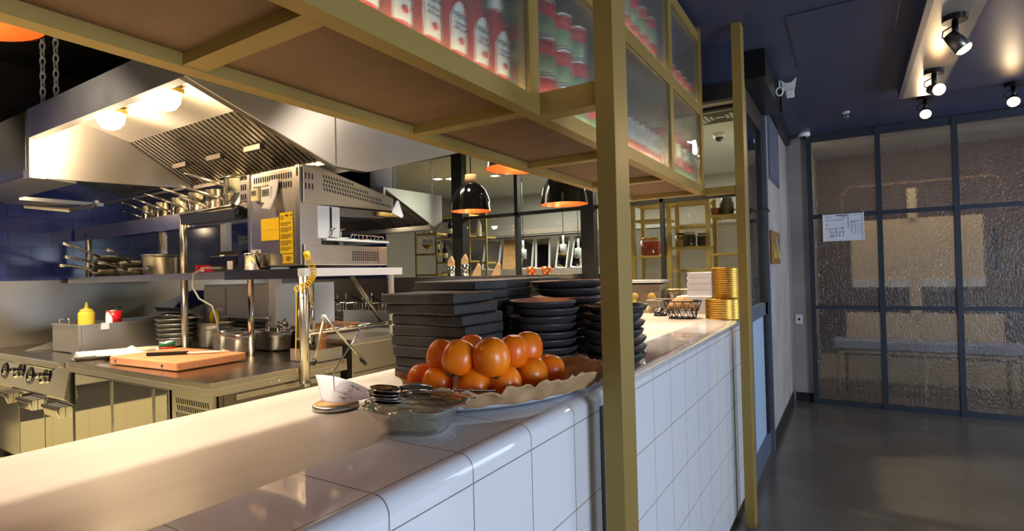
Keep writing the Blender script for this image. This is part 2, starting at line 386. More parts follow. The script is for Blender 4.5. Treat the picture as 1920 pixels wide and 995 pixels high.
# plaster wall beside the door, corner pier, skirting
struct('wall_door', MB().box((-.75, 4.76, 0), (-.55, 6.5, 2.78)), 'plaster')
struct('wall_door', MB().box((-.75, 6.5, 0), (-.34, 8.1, 2.78)), 'plaster')
struct('baseboard_door', MB().box((-.55, 4.76, 0), (-.535, 6.5, .09)), 'skirting')
struct('baseboard_pier', MB().box((-.535, 6.485, 0), (-.335, 6.5, .09)), 'skirting')
struct('trim_4', MB().box((-.60, 6.46, 0), (-.52, 6.499, 2.78)), 'satin')
struct('trim_5', MB().box((-.56, 4.7, 2.70), (-.50, 6.45, 2.78)), 'frame_dark')
# rear wall of the bench room
struct('wall_bench', MB().box((-.34, 8.1, 0), (4.2, 8.3, 2.78)), 'mauve')
struct('wall_right', MB().box((4.2, -3, 0), (4.3, 9, 2.9)), 'plaster')

# kitchen partition: black posts and rails, glass panes
def window(n, bars, panes, mf, mp):
    r = thing('window_%d' % n, None, None, bars[0][0]); r['kind'] = 'structure'
    for a, b in bars: obj('frame_bar', MB().box(a, b), mf, r)
    for a, b in panes: obj('glass_pane', MB().box(a, b), mp, r)
y0, y1 = 4.68, 4.74
px = [(-3.63, -3.49), (-2.86, -2.82), (-2.12, -1.99), (-1.385, -1.355), (-.62, -.56)]
bars = [((-6, y0, 2.0), (-.62, y1, 2.03)), ((-6, y0, 2.72), (-.62, y1, 2.75)), ((-6, y0, 1.0), (-.62, y1, 1.04)), ((-5.02, y0, 1.04), (-4.97, y1, 2.75))]
bars += [((a, y0-(.03 if b-a > .1 else 0), 0), (b, y1, 2.75)) for a, b in px]
edges = [-6]+[v for p in [(-5.02, -4.97)]+px for v in p]
panes = []
for i in range(0, len(edges)-1, 2):
    for za, zb in ((1.04, 2.0), (2.03, 2.72)): panes.append(((edges[i], 4.705, za), (edges[i+1], 4.711, zb)))
window(1, bars, panes, 'frame_dark', 'pane')
struct('wall_back', MB().box((-5.98, 4.648, 1.40), (-4.62, 4.664, 2.74)), 'blue_tile_x')
struct('wall_far', MB().box((-6, 4.69, 0), (-.62, 4.73, 1.0)), 'steel_dark')

# rippled glass wall on the right
xs = [-.33+.5925*i for i in range(8)]
bars = []; panes = []
for x in xs: bars.append(((x-.022, 6.42, 0), (x+.022, 6.48, 2.77)))
for za, zb in ((0, .05), (.975, 1.01), (1.905, 1.945), (2.70, 2.77)): bars.append(((-.33, 6.43, za), (3.83, 6.47, zb)))
for a, b in zip(xs, xs[1:]):
    for za, zb in ((.05, .975), (1.01, 1.905), (1.945, 2.70)): panes.append(((a+.022, 6.447, za), (b-.022, 6.453, zb)))
window(2, bars, panes, 'frame', 'pane_frost')

# glazed door in a blue-grey frame
d = thing('door_1', None, None, (-.55, 4.3, 0)); d['kind'] = 'structure'
for a, b, m in (((-.60, 3.80, 0), (-.55, 3.86, 2.6), 'frame_blue'), ((-.60, 4.64, 0), (-.53, 4.70, 2.72), 'frame_blue'), ((-.59, 3.86, 0), (-.555, 4.64, .16), 'frame_blue'),
                ((-.59, 3.86, 1.06), (-.55, 4.64, 1.15), 'frame_blue'), ((-.59, 3.86, 2.45), (-.55, 4.64, 2.6), 'frame_dark'), ((-.59, 4.52, .16), (-.55, 4.64, 2.45), 'frame_dark')):
    obj('door_frame', MB().box(a, b), m, d)
obj('door_pane', MB().box((-.575, 3.86, .16), (-.569, 4.52, 1.06)), 'door_panel', d)
obj('door_pane', MB().box((-.575, 3.86, 1.15), (-.569, 4.52, 2.45)), 'pane', d)
obj('door_handle', MB().tube([(-.56, 4.42, 1.83), (-.515, 4.40, 1.86), (-.505, 4.50, 1.84)], .007), 'frame_dark', d)
t = single('shutter_box', MB().box((-.18, -.55, 0), (.03, .40, .17)).box((-.19, -.56, .0), (.04, -.55, .175)).box((-.19, .40, 0), (.04, .41, .175)), 'black', 'black box housing fixed to the blue ceiling above the glass door', 'housing', (-.45, 4.25, 2.60))
t = single('hanging_loop', MB().tube([(0, 0, .1), (0, 0, .05)]+[(.022*math.sin(a), 0, .02+.03*math.cos(a)) for a in [2*PI*i/14 for i in range(15)]], .006), 'white_plastic', 'white cord loop hanging from the corner of the black box housing', 'loop', (-.395, 4.35, 2.66))
t = thing('wall_sensor', 'small white bracket sensor on the blue ceiling next to the cord loop', 'sensor', (-.34, 4.42, 2.70))
obj('bracket', MB().prism([(-.05, .08), (-.02, .05), (.02, .05), (.05, .08), (.04, .02), (.03, -.03), (-.02, -.03), (-.04, .02)], 'y', -.01, .01), 'white_plastic', t, world=False)
obj('sensor_head', MB().box((-.015, -.03, -.06), (.035, .0, -.01)), 'white_plastic', t, world=False, bevel=.004)
# ceiling light channel with two spots
t = thing('ceiling_channel', 'long pale metal channel dropped below the blue ceiling', 'channel', (.5, 4.2, 2.70))
obj('channel_plate', MB().box((.385, 2.6, 2.70), (.61, 5.2, 2.712)), 'beam_face', t)
obj('channel_side', MB().box((.355, 2.6, 2.695), (.385, 5.2, 2.78)), 'navy', t)  # shaded side of the pale channel, its shade put in as navy colour
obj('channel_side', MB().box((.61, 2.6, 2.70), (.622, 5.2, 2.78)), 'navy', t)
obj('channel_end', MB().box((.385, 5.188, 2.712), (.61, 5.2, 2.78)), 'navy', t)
def spot(loc, aim, label, lit, power, group=None):
    t = thing('ceiling_spotlight', label, 'spotlight', loc, group)
    obj('mount', MB().cyl((0, 0, -.03), .055, .03), 'black', t, world=False)
    obj('stem', MB().tube([(0, 0, -.03), (0, 0, -.11)], .014), 'black', t, world=False)
    dv = Vector(aim).normalized(); q = dv.to_track_quat('Z', 'Y').to_matrix().to_4x4()
    c0 = Vector((0, 0, -.13))
    obj('lamp_head', MB().lathe([(0, -.05), (.03, -.045), (.036, .0), (.04, .06), (.036, .06), (.03, .03), (0, .028)], c0, 20, q), 'black' if not lit else 'steel_dark', t, world=False)
    obj('bulb', MB().lathe([(0, .034), (.028, .036), (.036, .062), (.026, .074), (0, .078)], c0, 16, q), 'spot_bulb', t, world=False)
    obj('cable', MB().tube([(-.01, 0, -.05), (-.05, 0, -.07), (-.055, 0, -.1), (-.01, 0, -.125)], .004, 6), 'black', t, world=False)
    light('spot_beam', 'SPOT', Vector(loc)+c0+dv*.10, power, WARM, .025, aim=Vector(loc)+c0+dv*2, spot=120, blend=1)
spot((.50, 3.62, 2.70), (.35, -.05, -.55), 'spotlight nearer the camera on the pale metal channel, turned aside', True, 3)
spot((.51, 4.55, 2.70), (.35, -1, -.35), 'lit spotlight at the far end of the pale metal channel', True, 3)
spot((.56, 5.55, 2.78), (-.1, -1, -.55), 'lit ceiling spotlight just past the end of the metal channel', True, 6)
spot((1.10, 5.55, 2.78), (-.25, -1, -.55), 'lit ceiling spotlight at the right edge of the picture', True, 6)
t = single('access_hatch', MB().box((-.26, -.45, 0), (.26, .45, .006)), 'navy', 'blue painted access hatch flush in the ceiling', 'hatch', (.0, 3.75, 2.773), bevel=.002)
t = thing('sprinkler', 'tiny white sprinkler head on the blue ceiling', 'sprinkler', (.01, 5.69, 2.78))
obj('plate', MB().cyl((0, 0, -.008), .03, .008), 'white_plastic', t, world=False)
obj('nozzle', MB().tube([(-.012, 0, -.008), (-.014, 0, -.04), (0, 0, -.052), (.014, 0, -.04), (.012, 0, -.008)], .005, 8), 'chrome', t, world=False)
def dome(loc, label):
    t = thing('dome_camera', label, 'camera', loc)
    obj('housing', MB().lathe([(0, 0), (.055, 0), (.056, -.03), (.048, -.042), (0, -.042)], (0, 0, 0), 24), 'white_plastic', t, world=False)
    obj('dome', MB().lathe([(.042, -.042), (.036, -.062), (.02, -.078), (0, -.082)], (0, 0, 0), 20), 'black_gloss', t, world=False)
dome((-.36, 6.30, 2.78), 'white dome camera on the ceiling above the grey plaster pier')
dome((-1.06, 5.65, 2.75), 'dome camera on the white ceiling of the back room')
t = thing('ceiling_vent', 'square white air diffuser in the back room ceiling', 'vent', (-.93, 5.0, 2.75))
obj('vent_frame', MB().box((-.20, -.2, -.012), (.20, .2, 0)), 'white_plastic', t, world=False)
for k in range(4):
    e = .17-.04*k
    m = MB()
    for a, b in (((-e, -e), (e, -e+.012)), ((-e, e-.012), (e, e)), ((-e, -e), (-e+.012, e)), ((e-.012, -e), (e, e))): m.box((a[0], a[1], -.02), (b[0], b[1], -.012))
    obj('vane', m, 'steel_dark', t, world=False)
# door wall decorations
t = thing('wall_poster', 'blue poster in a thin frame high on the plaster wall', 'poster', (-.549, 5.3, 2.42))
obj('picture_frame', MB().box((0, -.36, -.27), (.012, .36, .27)), 'frame_blue', t, world=False)
obj('print', MB().box((.012, -.33, -.24), (.015, .33, .24)), 'poster', t, world=False)
t = thing('framed_picture', 'small gilt framed picture low on the plaster wall below the poster', 'picture', (-.549, 5.08, 1.58))
obj('picture_frame', MB().box((0, -.27, -.135), (.03, .27, .135)), 'goldframe', t, world=False, bevel=.006)
obj('canvas', MB().box((.03, -.22, -.09), (.033, .22, .09)), 'painting', t, world=False)
t = thing('wall_socket', 'white wall socket on the grey plaster pier', 'socket', (-.47, 6.499, .86))
obj('plate', MB().box((-.035, -.012, -.05), (.035, 0, .05)), 'white_plastic', t, world=False, bevel=.004)
obj('key_hole', MB().lathe([(0, 0), (.012, 0), (.012, .004), (0, .004)], (0, -.012, 0), 14, Matrix.Rotation(PI/2, 4, 'X')), 'black', t, world=False)
# evacuation plan on the rippled glass
t = thing('evacuation_plan', 'white framed evacuation plan hung on the rippled glass wall', 'sign', (-.045, 6.41, 1.80))
obj('board', MB().box((-.17, -.006, -.135), (.17, .008, .135)), 'paper', t, world=False)
for s in (-1, 1): obj('edge_clip', MB().box((s*.172-.006, -.010, -.138), (s*.172+.006, .010, .138)), 'white_plastic', t, world=False)
m = MB()
def ln(x0, z0, x1, z1, wd=.0016):
    if abs(x1-x0) > abs(z1-z0): m.box((x0, -.0072, z0-wd), (x1, -.006, z0+wd))
    else: m.box((x0-wd, -.0072, min(z0, z1)), (x0+wd, -.006, max(z0, z1)))
for a in ((-.155, .075, .0, .075), (-.155, -.01, .0, -.01), (.0, .075, .0, .10), (.0, .10, .045, .10), (.045, .10, .045, -.01), (-.11, -.01, -.11, -.085), (-.11, -.085, .0, -.085), (.0, -.085, .0, -.01),
          (-.11, -.045, .0, -.045), (-.06, -.01, -.06, -.085), (-.03, -.045, -.03, -.085), (-.085, -.045, -.085, -.085)): ln(*a)
m.box((-.012, -.0074, -.008), (-.002, -.006, .002)); m.box((-.11, -.0074, -.095), (-.09, -.006, -.088)); m.box((-.15, -.0074, .03), (-.13, -.006, .034)); m.box((-.145, -.0074, .02), (-.135, -.006, .024))
for k in range(7): ln(.07, .06-.008*k if k < 3 else .055-.016*k, .15-.02*(k % 3), .06, .0012)
for k in range(6): m.box((.10, -.0074, .02-.018*k), (.106, -.006, .028-.018*k)); ln(.115, .024-.018*k, .15, .024-.018*k, .001); ln(.07, .024-.018*k, .088, .024-.018*k, .001)
ln(-.06, .12, .05, .12, .004); ln(-.03, .109, .02, .109, .0015); ln(-.155, .115, -.10, .115, .001); ln(-.155, .105, -.11, .105, .001); ln(.09, .118, .15, .118, .001)
obj('printed_plan', m, 'ink_black', t, world=False)

# bench with tall back panel behind the rippled glass
t = thing('booth_bench', 'beige and grey bench with a tall panelled back behind the rippled glass wall', 'bench', (.6, 7.3, 0))
obj('back_panel', MB().box((.02, 7.50, 1.16), (1.20, 7.54, 1.92)), 'beige', t)
obj('panel_border', MB().box((.02, 7.47, 1.16), (1.20, 7.50, 1.25)), 'pale_paint', t)
obj('lower_panel', MB().box((-.05, 7.5, .56), (1.34, 7.54, .87)), 'beige', t)
obj('center_post', MB().box((.56, 7.46, .86), (.66, 7.5, 1.27)).box((.56, 7.46, 1.92), (.64, 7.5, 2.25)), 'beige', t)
obj('seat', MB().box((-.17, 7.08, .50), (1.44, 7.42, .59)), 'bench_seat', t, bevel=.01)
obj('leg_frame', MB().tube([(-.14, 7.2, 0), (-.14, 7.2, .38)]+arc((-.06, .38), .08, PI, PI/2, 5, 'xz', 7.2)+[(1.34, 7.2, .46)]+arc((1.34, .38), .08, PI/2, 0, 5, 'xz', 7.2)+[(1.42, 7.2, 0)], .018), 'beige', t)
obj('leg', MB().tube([(.64, 7.2, 0), (.64, 7.2, .46)], .018), 'beige', t)
obj('back_frame', MB().tube([(-.06, 7.55, .0), (-.06, 7.55, 2.2)]+arc((.06, 2.2), .12, PI, PI/2, 5, 'xz', 7.55)+[(1.25, 7.55, 2.32)]+arc((1.25, 2.2), .12, PI/2, 0, 5, 'xz', 7.55)+[(1.37, 7.55, 0)], .014), 'bench_tube', t)
obj('slot', MB().box((1.27, 7.5, 1.33), (1.32, 7.53, 1.76)), 'black', t)
struct('baseboard_bench', MB().box((-.34, 8.06, 0), (4.2, 8.1, .30)), 'beige')

# ================================================================== FRONT COUNTER
t = thing('serving_counter', 'long serving counter clad in white glazed tiles with a pale stone top', 'counter', (-.96, 1.6, 0))
obj('carcass', MB().box((-1.32, -1.6, .04), (-.60, 3.95, 1.062)), 'dark_wall', t)
obj('back_cladding', MB().box((-1.332, -1.6, .04), (-1.32, 3.95, 1.06)), 'counter_back', t)
obj('worktop', MB().box((-1.35, -1.6, 1.06), (-.78, 3.95, 1.1)), 'stone', t)
# tile cladding: bullnose edge profile in x-z pushed along y
pr = [(-.78, 1.1), (-.602, 1.1)]+[(-.602+.027*math.sin(a), 1.073+.027*math.cos(a)) for a in [PI/2*i/8 for i in range(1, 9)]]+[(-.575, .04), (-.60, .04), (-.60, 1.062), (-.78, 1.062)]
def clad(y0, y1):
    mm = MB(); mm.prism(pr, 'y', y0, y1); return mm
def tile_all():
    m = bpy.data.materials.new('counter_glazed_tile'); m.use_nodes = True; nt = m.node_tree; b = nt.nodes['Principled BSDF']; L = nt.links.new
    tc = nt.nodes.new('ShaderNodeTexCoord'); sp = nt.nodes.new('ShaderNodeSeparateXYZ'); L(tc.outputs['Object'], sp.inputs[0])
    def grid(out, period, off, wdt, lo=None, hi=None):
        a = nt.nodes.new('ShaderNodeMath'); a.operation = 'ADD'; a.inputs[1].default_value = off; L(out, a.inputs[0])
        w_ = nt.nodes.new('ShaderNodeMath'); w_.operation = 'PINGPONG'; w_.inputs[1].default_value = period/2; L(a.outputs[0], w_.inputs[0])
        c = nt.nodes.new('ShaderNodeMath'); c.operation = 'LESS_THAN'; c.inputs[1].default_value = wdt/2; L(w_.outputs[0], c.inputs[0]); return c.outputs[0]
    def mth(op, a, bb):
        n = nt.nodes.new('ShaderNodeMath'); n.operation = op
        for i, v in enumerate((a, bb)):
            if isinstance(v, (int, float)): n.inputs[i].default_value = v
            else: L(v, n.inputs[i])
        return n.outputs[0]
    gy = grid(sp.outputs[1], .2065, 1.6-.574, .0030)
    gz = grid(sp.outputs[2], .2035, -1.0505+.2035*10, .0026)
    low = mth('LESS_THAN', sp.outputs[2], 1.06)
    gz = mth('MULTIPLY', gz, low)
    dx = mth('ABSOLUTE', mth('ADD', sp.outputs[0], .609+(-.96)), 0)
    gx = mth('LESS_THAN', dx, .0016)
    g = mth('MAXIMUM', mth('MAXIMUM', gy, gz), gx)
    mx = nt.nodes.new('ShaderNodeMix'); mx.data_type = 'RGBA'; L(g, mx.inputs['Factor'])
    mx.inputs['A'].default_value = lin((222, 222, 226)); mx.inputs['B'].default_value = lin((136, 126, 120)); L(mx.outputs['Result'], b.inputs['Base Color'])
    b.inputs['Roughness'].default_value = .05
    bp = nt.nodes.new('ShaderNodeBump'); bp.invert = True; bp.inputs['Strength'].default_value = .4; bp.inputs['Distance'].default_value = .002; L(g, bp.inputs['Height']); L(bp.outputs[0], b.inputs['Normal'])
    return m
o = obj('tile_cladding', clad(-1.6, 3.66), tile_all(), t)
for p in o.data.polygons:
    if abs(p.normal.y) < .5 and len(p.vertices) == 4 and .05 < abs(p.normal.x) < .999 and p.normal.z > .01: p.use_smooth = True
obj('plinth', MB().box((-1.30, -1.6, 0), (-.64, 3.95, .04)), 'skirting', t)
obj('gap_strip', MB().box((-.64, 1.352, .04), (-.573, 1.372, 1.06)), 'frame', t)  # narrow charcoal strip filling the dark gap left of the near gold post

# gilt steel canopy: posts, shelf frame, soffit, panes
t = thing('hanging_display_shelf', 'gold painted steel display shelf with reeded glass hung over the counter', 'shelf', (-.9, 1.7, 1.837))
F0, F1 = -.725, -.685      # front frame thickness
B0, B1 = -1.126, -1.086
ya, yb = -.9, 3.2
obj('front_beam', MB().box((F0, ya, 1.835), (F1, yb, 1.882)), 'gold', t)
obj('back_beam', MB().box((B0, ya, 1.835), (B1, yb, 1.872)), 'gold', t)
cross = [-.80, -.11, .56, 1.215, 1.89, 2.535, 3.15]
for y in cross: obj('cross_beam', MB().box((B1, y, 1.838), (F0, y+.045, 1.872)), 'gold', t)
for a, b in zip(cross, cross[1:]): obj('soffit_panel', MB().box((B1, a+.045, 1.862), (F0, b, 1.880)), 'wood_soffit', t)
obj('cross_beam', MB().box((B1, ya, 1.838), (F0, -.80, 1.872)), 'gold', t)
for za, zb in ((2.274, 2.330), (2.685, 2.740)):
    obj('front_rail', MB().box((F0, ya, za), (F1, yb, zb)), 'gold', t)
    obj('back_rail', MB().box((B0, ya, za), (B1, yb, zb)), 'gold', t)
obj('deck', MB().box((B1, ya, 2.31), (F0-.002, yb, 2.326)), 'gold', t)
sty = [-.14, .56, 1.215, 1.89, 2.535, 3.15]
for y in sty:
    for za, zb in ((1.882, 2.274), (2.330, 2.685)):
        obj('front_stile', MB().box((F0, y, za), (F1, y+.05, zb)), 'gold', t)
        obj('back_stile', MB().box((B0, y, za), (B1, y+.04, zb)), 'gold', t)
yy = [-.09, .56], [.61, 1.215], [1.265, 1.89], [1.94, 2.535], [2.585, 3.15]
for a, b in yy:
    for za, zb in ((1.882, 2.274), (2.330, 2.685)):
        obj('glass_pane', MB().box((-.700, a, za), (-.695, b, zb)), 'pane_streak', t)
        obj('back_panel', MB().box((-1.106, a, za), (-1.100, b, zb)), 'grey_paint', t)
    obj('light_strip', MB().box((-.722, a+.01, 1.882), (-.708, b-.01, 1.887)), 'led', t)
    obj('light_strip', MB().box((-.722, a+.01, 2.330), (-.708, b-.01, 2.335)), 'led', t)
obj('tie_bar', MB().box((F1, 1.265, 1.835), (-.5262, 1.318, 1.895)), 'gold', t)
obj('tie_bar', MB().box((F1, 3.20, 1.835), (-.5262, 3.26, 1.875)), 'gold', t)
obj('hanger', MB().box((F0, 3.155, 2.74), (F1, 3.20, 2.779)), 'gold', t)
obj('hanger', MB().box((F0, 1.2, 2.74), (F1, 1.25, 2.779)), 'gold', t)
def post(y, h, label):
    t = thing('support_post', label, 'post', (-.50, y+.047, 0))
    obj('upright', MB().box((-.526, y, .008), (-.476, y+.095, h)), 'gold', t, bevel=.002)
    obj('foot_plate', MB().box((-.530, y-.004, 0), (-.472, y+.099, .008)), 'gold', t)
post(1.258, 2.779, 'gold painted steel post in front of the stacked black dishes')
post(3.215, 2.779, 'slimmer looking gold steel post at the far end of the tiled counter')

# sauce bottles behind the reeded glass
def bottle_proto():
    t = thing('sauce_bottle', '', 'bottle', (0, 0, 0), 'red sauce bottles behind the reeded glass')
    prof = [(0, 0), (.030, 0), (.034, .006), (.034, .05), (.031, .09), (.034, .13), (.030, .16), (.018, .19), (.016, .196), (0, .196)]
    obj('body', MB().lathe(prof, (0, 0, 0), 24, sy=1.0, sx=.8), 'ketchup', t, world=False)
    obj('cap', MB().lathe([(.0, .196), (.0175, .196), (.0175, .222), (.014, .226), (0, .226)], (0, 0, 0), 20), 'label_white', t, world=False)
    def fn(u, v):
        a = (u-.5)*1.35; z = .022+.118*v
        top = .140-.035*(2*u-1)**2
        z = .034+(top-.034)*v
        r = .0352
        return Vector((r*math.cos(a)*.82, r*math.sin(a), z))
    lb = obj('label', MB().grid(fn, 12, 6), 'label_white', t, world=False)
    rr = (PI/2, 0, PI/2)
    text('lettering', 'HEINZ', .0175, 'ink', lb, (.0305, 0, .108), rr)
    text('lettering', 'TOMATO', .0095, 'ink', lb, (.0305, 0, .090), rr)
    text('lettering', 'KETCHUP', .0095, 'ink', lb, (.0305, 0, .079), rr)
    m = MB().lathe([(0, 0), (.008, 0), (.008, .001), (0, .001)], (0, 0, 0), 16, Matrix.Translation((.0300, 0, .056)) @ Matrix.Rotation(PI/2, 4, 'Y'))
    obj('tomato_mark', m, 'tin_red', lb, world=False)
    return t
bp = bottle_proto(); bp.scale = (1.22, 1.22, 1.06); first = True
ys = [.615+.0905*i for i in range(7)]
for i, y in enumerate(ys):
    n = len(ys)-1-i
    lab = 'red sauce bottle in the front row, ' + ('right against the shelf end stile' if n == 0 else '%s to the left of that end one' % ROW[n-1])
    if first: bp.location = (-.765, y, 1.882); ORIGIN[bp.name] = Vector((-.765, y, 1.882)); bp['label'] = lab; first = False
    else: dup(bp, (-.765, y, 1.882), 0, lab)
for i, y in enumerate([.66+.0905*i for i in range(6)]):
    dup(bp, (-.865, y, 1.882), 0, 'red sauce bottle half hidden in the rear row behind the reeded glass')
for i, y in enumerate([-.03+.0905*i for i in range(6)]):
    dup(bp, (-.765, y, 1.882), 0, 'red sauce bottle behind the reeded glass beyond the left stile', 'red sauce bottles beyond the left stile')
# stacked tins behind the reeded glass
def tin_proto(name, c1, c2):
    t = thing(name, '', 'tin', (0, 0, 0))
    obj('can', MB().lathe([(0, 0), (.050, 0), (.052, .003), (.052, .006), (.0505, .008), (.0505, .108), (.052, .110), (.052, .114), (.049, .114), (.048, .110), (0, .110)], (0, 0, 0), 28), 'satin', t, world=False)
    obj('label_band', MB().lathe([(.0508, .009), (.0512, .010), (.0512, .062), (.0508, .062)], (0, 0, 0), 28), c1, t, world=False)
    obj('label_band', MB().lathe([(.0508, .062), (.0512, .062), (.0512, .106), (.0508, .107)], (0, 0, 0), 28), c2, t, world=False)
    return t
tins = [tin_proto('food_tin', 'tin_green', 'tin_red'), tin_proto('food_tin', 'tin_orange', 'tin_red')]
used = [False, False]
def put_tin(k, loc, lab, g):
    r = tins[k]
    if not used[k]: r.location = loc; r['label'] = lab; r['group'] = g; used[k] = True; return
    dup(r, loc, R.random()*6, lab, g)
g1 = 'tins stacked in the lower bay beside the sauce bottles'
for j in range(5):
    for lv in range(3 if j < 2 else (3 if j < 4 else 1)):
        if j == 0 and lv == 0: put_tin(1, (-.787, 1.325+.112*j, 1.882), 'orange and red tin at the foot of the stack beside the sauce bottles', None)
        else: put_tin(0, (-.787, 1.325+.112*j, 1.882+.115*lv), 'red and pale green tin in the stacks just behind the near gold post', g1)
g2 = 'tins stacked in the upper bay right of the near post'
for j in range(5):
    for lv in range((3, 3, 3, 2, 2)[j]): put_tin(0, (-.787, 1.995+.112*j, 2.330+.115*lv), 'red and pale green tin in the upper bay right of the near gold post', g2)
g3 = 'small tins in the upper bay nearest the far post'
for j in range(5): put_tin(0, (-.787, 2.645+.112*j, 2.330), 'red and pale green tin in the single row of the upper far bay', g3)
g4 = 'tins stacked in the lower far bay'
for j in range(5):
    for lv in range(2): put_tin(0, (-.787, 2.645+.112*j, 1.882+.115*lv), 'red and pale green tin stacked in the lower far bay of the shelf', g4)
def wb_proto():
    t = thing('water_bottle', 'pale plastic bottle in the row along the lower bay right of the near post', 'bottle', (0, 0, 0), 'pale bottles in the lower bay right of the near post')
    obj('body', MB().lathe([(0, 0), (.030, 0), (.032, .01), (.032, .08), (.028, .10), (.014, .125), (.013, .135), (0, .135)], (0, 0, 0), 20), 'bottle_clear', t, world=False)
    obj('cap', MB().cyl((0, 0, .135), .016, .02), 'label_white', t, world=False)
    obj('label_band', MB().lathe([(.0325, .03), (.0328, .03), (.0328, .065), (.0325, .065)], (0, 0, 0), 20), 'tin_red', t, world=False)
    return t
wb = wb_proto(); wb.location = (-.765, 1.98, 1.882)
for j in range(1, 8): dup(wb, (-.765, 1.98+.073*j, 1.882))

# pendant lamps
def pendant(loc, top, label, dup_of=None):
    if dup_of: return dup(dup_of, loc, 0, label)
    t = thing('pendant_lamp', label, 'lamp', loc, 'black pendant lamps in a row over the pass')
    pr = [(.150, 0), (.147, .012), (.142, .05), (.128, .105), (.105, .155), (.075, .188), (.045, .205), (.040, .212)]
    obj('shade', MB().lathe([(r, z) for r, z in pr], (0, 0, 0), 40), 'black_gloss', t, world=False)
    obj('lining', MB().lathe([(r-.003, z+.001) for r, z in pr]+[(0, .208)], (0, 0, 0), 40), 'copper', t, world=False)
    obj('collar', MB().lathe([(.0, .209), (.044, .209), (.044, .246), (.041, .252), (.041, .268), (0, .268)], (0, 0, 0), 28), 'lampwood', t, world=False)
    obj('cord', MB().tube([(0, 0, .268), (0, 0, top)], .005, 8), 'black', t, world=False)
    obj('bulb', MB().lathe([(0, .10), (.02, .105), (.032, .13), (.028, .16), (.014, .185), (.014, .2)], (0, 0, 0), 18), 'bulb', t, world=False)
    return t
pl = [((-2.338, 3.226, 1.878), 'black pendant lamp with copper lining, fully seen, right of the far hood'),
      ((-1.504, 3.062, 1.84), 'black pendant lamp with copper lining, top cut by the shelf, next to the near post'),
      ((-1.29, 2.15, 1.90), 'pendant lamp of which only a copper rim shows under the shelf'),
      ((-1.437, .310, 1.944), 'pendant lamp whose orange lining shows in the top left corner')]
p0 = pendant(pl[0][0], 1.43, pl[0][1])
for loc, lab in pl[1:]: pendant(loc, 1.43, lab, p0)
for loc, lab in pl: light('pendant_light', 'POINT', (loc[0], loc[1], loc[2]+.05), 1.3, WARM2, .03)

# ================================================================== ON THE COUNTER
# square slate boards in stacks
def slab(loc, w_, d_, h, rz, label, group):
    m = MB().box((-w_/2, -d_/2, 0), (w_/2, d_/2, h))
    o = single('slate_board', m, 'slate', label, 'board', loc, group, bevel=.005); o.rotation_euler[2] = rz
def slab_stack(x0, y0, n, w_, d_, where, group, h=.0325, jit=.012, offs=None, rr=None):
    for k in range(n):
        i = n-1-k
        dx = offs[k] if offs else R.uniform(-jit, jit); rz = (rr[k] if rr else 0)+R.uniform(-.025, .025)
        slab((x0+w_/2+dx, y0+d_/2+R.uniform(-jit, jit)*.5, 1.1+.033*k), w_, d_, h, rz, 'black slate board, %s of the stack %s' % (ORD[i], where), group)
slab_stack(-1.24, 1.275, 8, .285, .22, 'right behind the persimmons', 'slate boards behind the persimmons', offs=[0, 0, -.004, -.012, -.010, -.014, -.030, -.045], rr=[.0, .01, 0, -.01, .01, 0, -.02, .02])
slab_stack(-1.36, 1.51, 9, .28, .20, 'second from the camera', 'slate boards in the second stack', jit=.006)
slab_stack(-1.385, 1.725, 9, .28, .20, 'third from the camera', 'slate boards in the third stack', jit=.005, h=.033)
slab_stack(-1.40, 2.12, 9, .225, .20, 'farthest from the camera', 'slate boards in the far stack', jit=.004, h=.0333)
# round charcoal dishes
def dish(loc, r, h, label, group, tilt=0):
    pr = [(0, .001), (r*.58, 0), (r*.78, h*.14), (r*.93, h*.48), (r*.99, h*.80), (r, h*.93), (r*.98, h), (r*.93, h*.97), (r*.80, h*.62), (r*.5, h*.48), (0, h*.46)]
    o = single('round_dish', MB().lathe(pr, (0, 0, 0), 40), 'dark_dish', label, 'dish', loc, group); o.rotation_euler = (tilt*math.cos(loc[0]*90), tilt*math.sin(loc[2]*70), R.random()*6)
def dish_stack(x, y, n, r, step, where, group):
    for k in range(n): dish((x+R.uniform(-.010, .010), y+R.uniform(-.010, .010), 1.102+step*k), r*R.uniform(.95, 1.03), .035, 'round charcoal dish, %s of the stack %s' % (ORD[n-1-k], where), group, .012)
dish_stack(-.932, 1.71, 8, .122, .0265, 'behind the rightmost persimmon', 'dishes behind the persimmons')
dish_stack(-.975, 2.02, 9, .155, .0310, 'farther back and widest', 'dishes in the wide far stack')
dish_stack(-.708, 1.815, 7, .108, .0275, 'by the near gold post', 'dishes by the near post')
# fruit tray
t = single('oval_platter', MB().lathe([(0, 0), (.20, 0), (.235, .006), (.27, .016), (.274, .018), (.268, .020), (.23, .011), (.19, .007), (0, .006)], (0, 0, 0), 48, sx=1.05, sy=.565), 'alu', 'oval metal platter under the brown paper and persimmons', 'platter', (-.785, 1.195, 1.1))
t.rotation_euler[2] = math.radians(64)
def paper_fn(u, v):
    x = (u-.49)*.54; y = (v-.58)*.35*(1-.38*(2*u-1)**2)
    e = max(abs(u-.5), abs(v-.5))*2
    n = mnoise.noise(Vector((x*26, y*26, 3)))*.012+mnoise.noise(Vector((x*60, y*60, 9)))*.005
    return Vector((x*(1-.04*math.sin(9*v)), y*(1+.05*math.sin(7*u)), .0205+max(0, e-.70)*.17+n*(.2+3.6*max(0, e-.6))))
o = obj('parchment_sheet', MB().grid(paper_fn, 46, 36), 'kraft', None, solid=.0012); o.location = (-.768, 1.185, 1.1); o.rotation_euler[2] = math.radians(64)
tag(o, 'crumpled brown paper sheet lining the persimmon platter', 'paper')
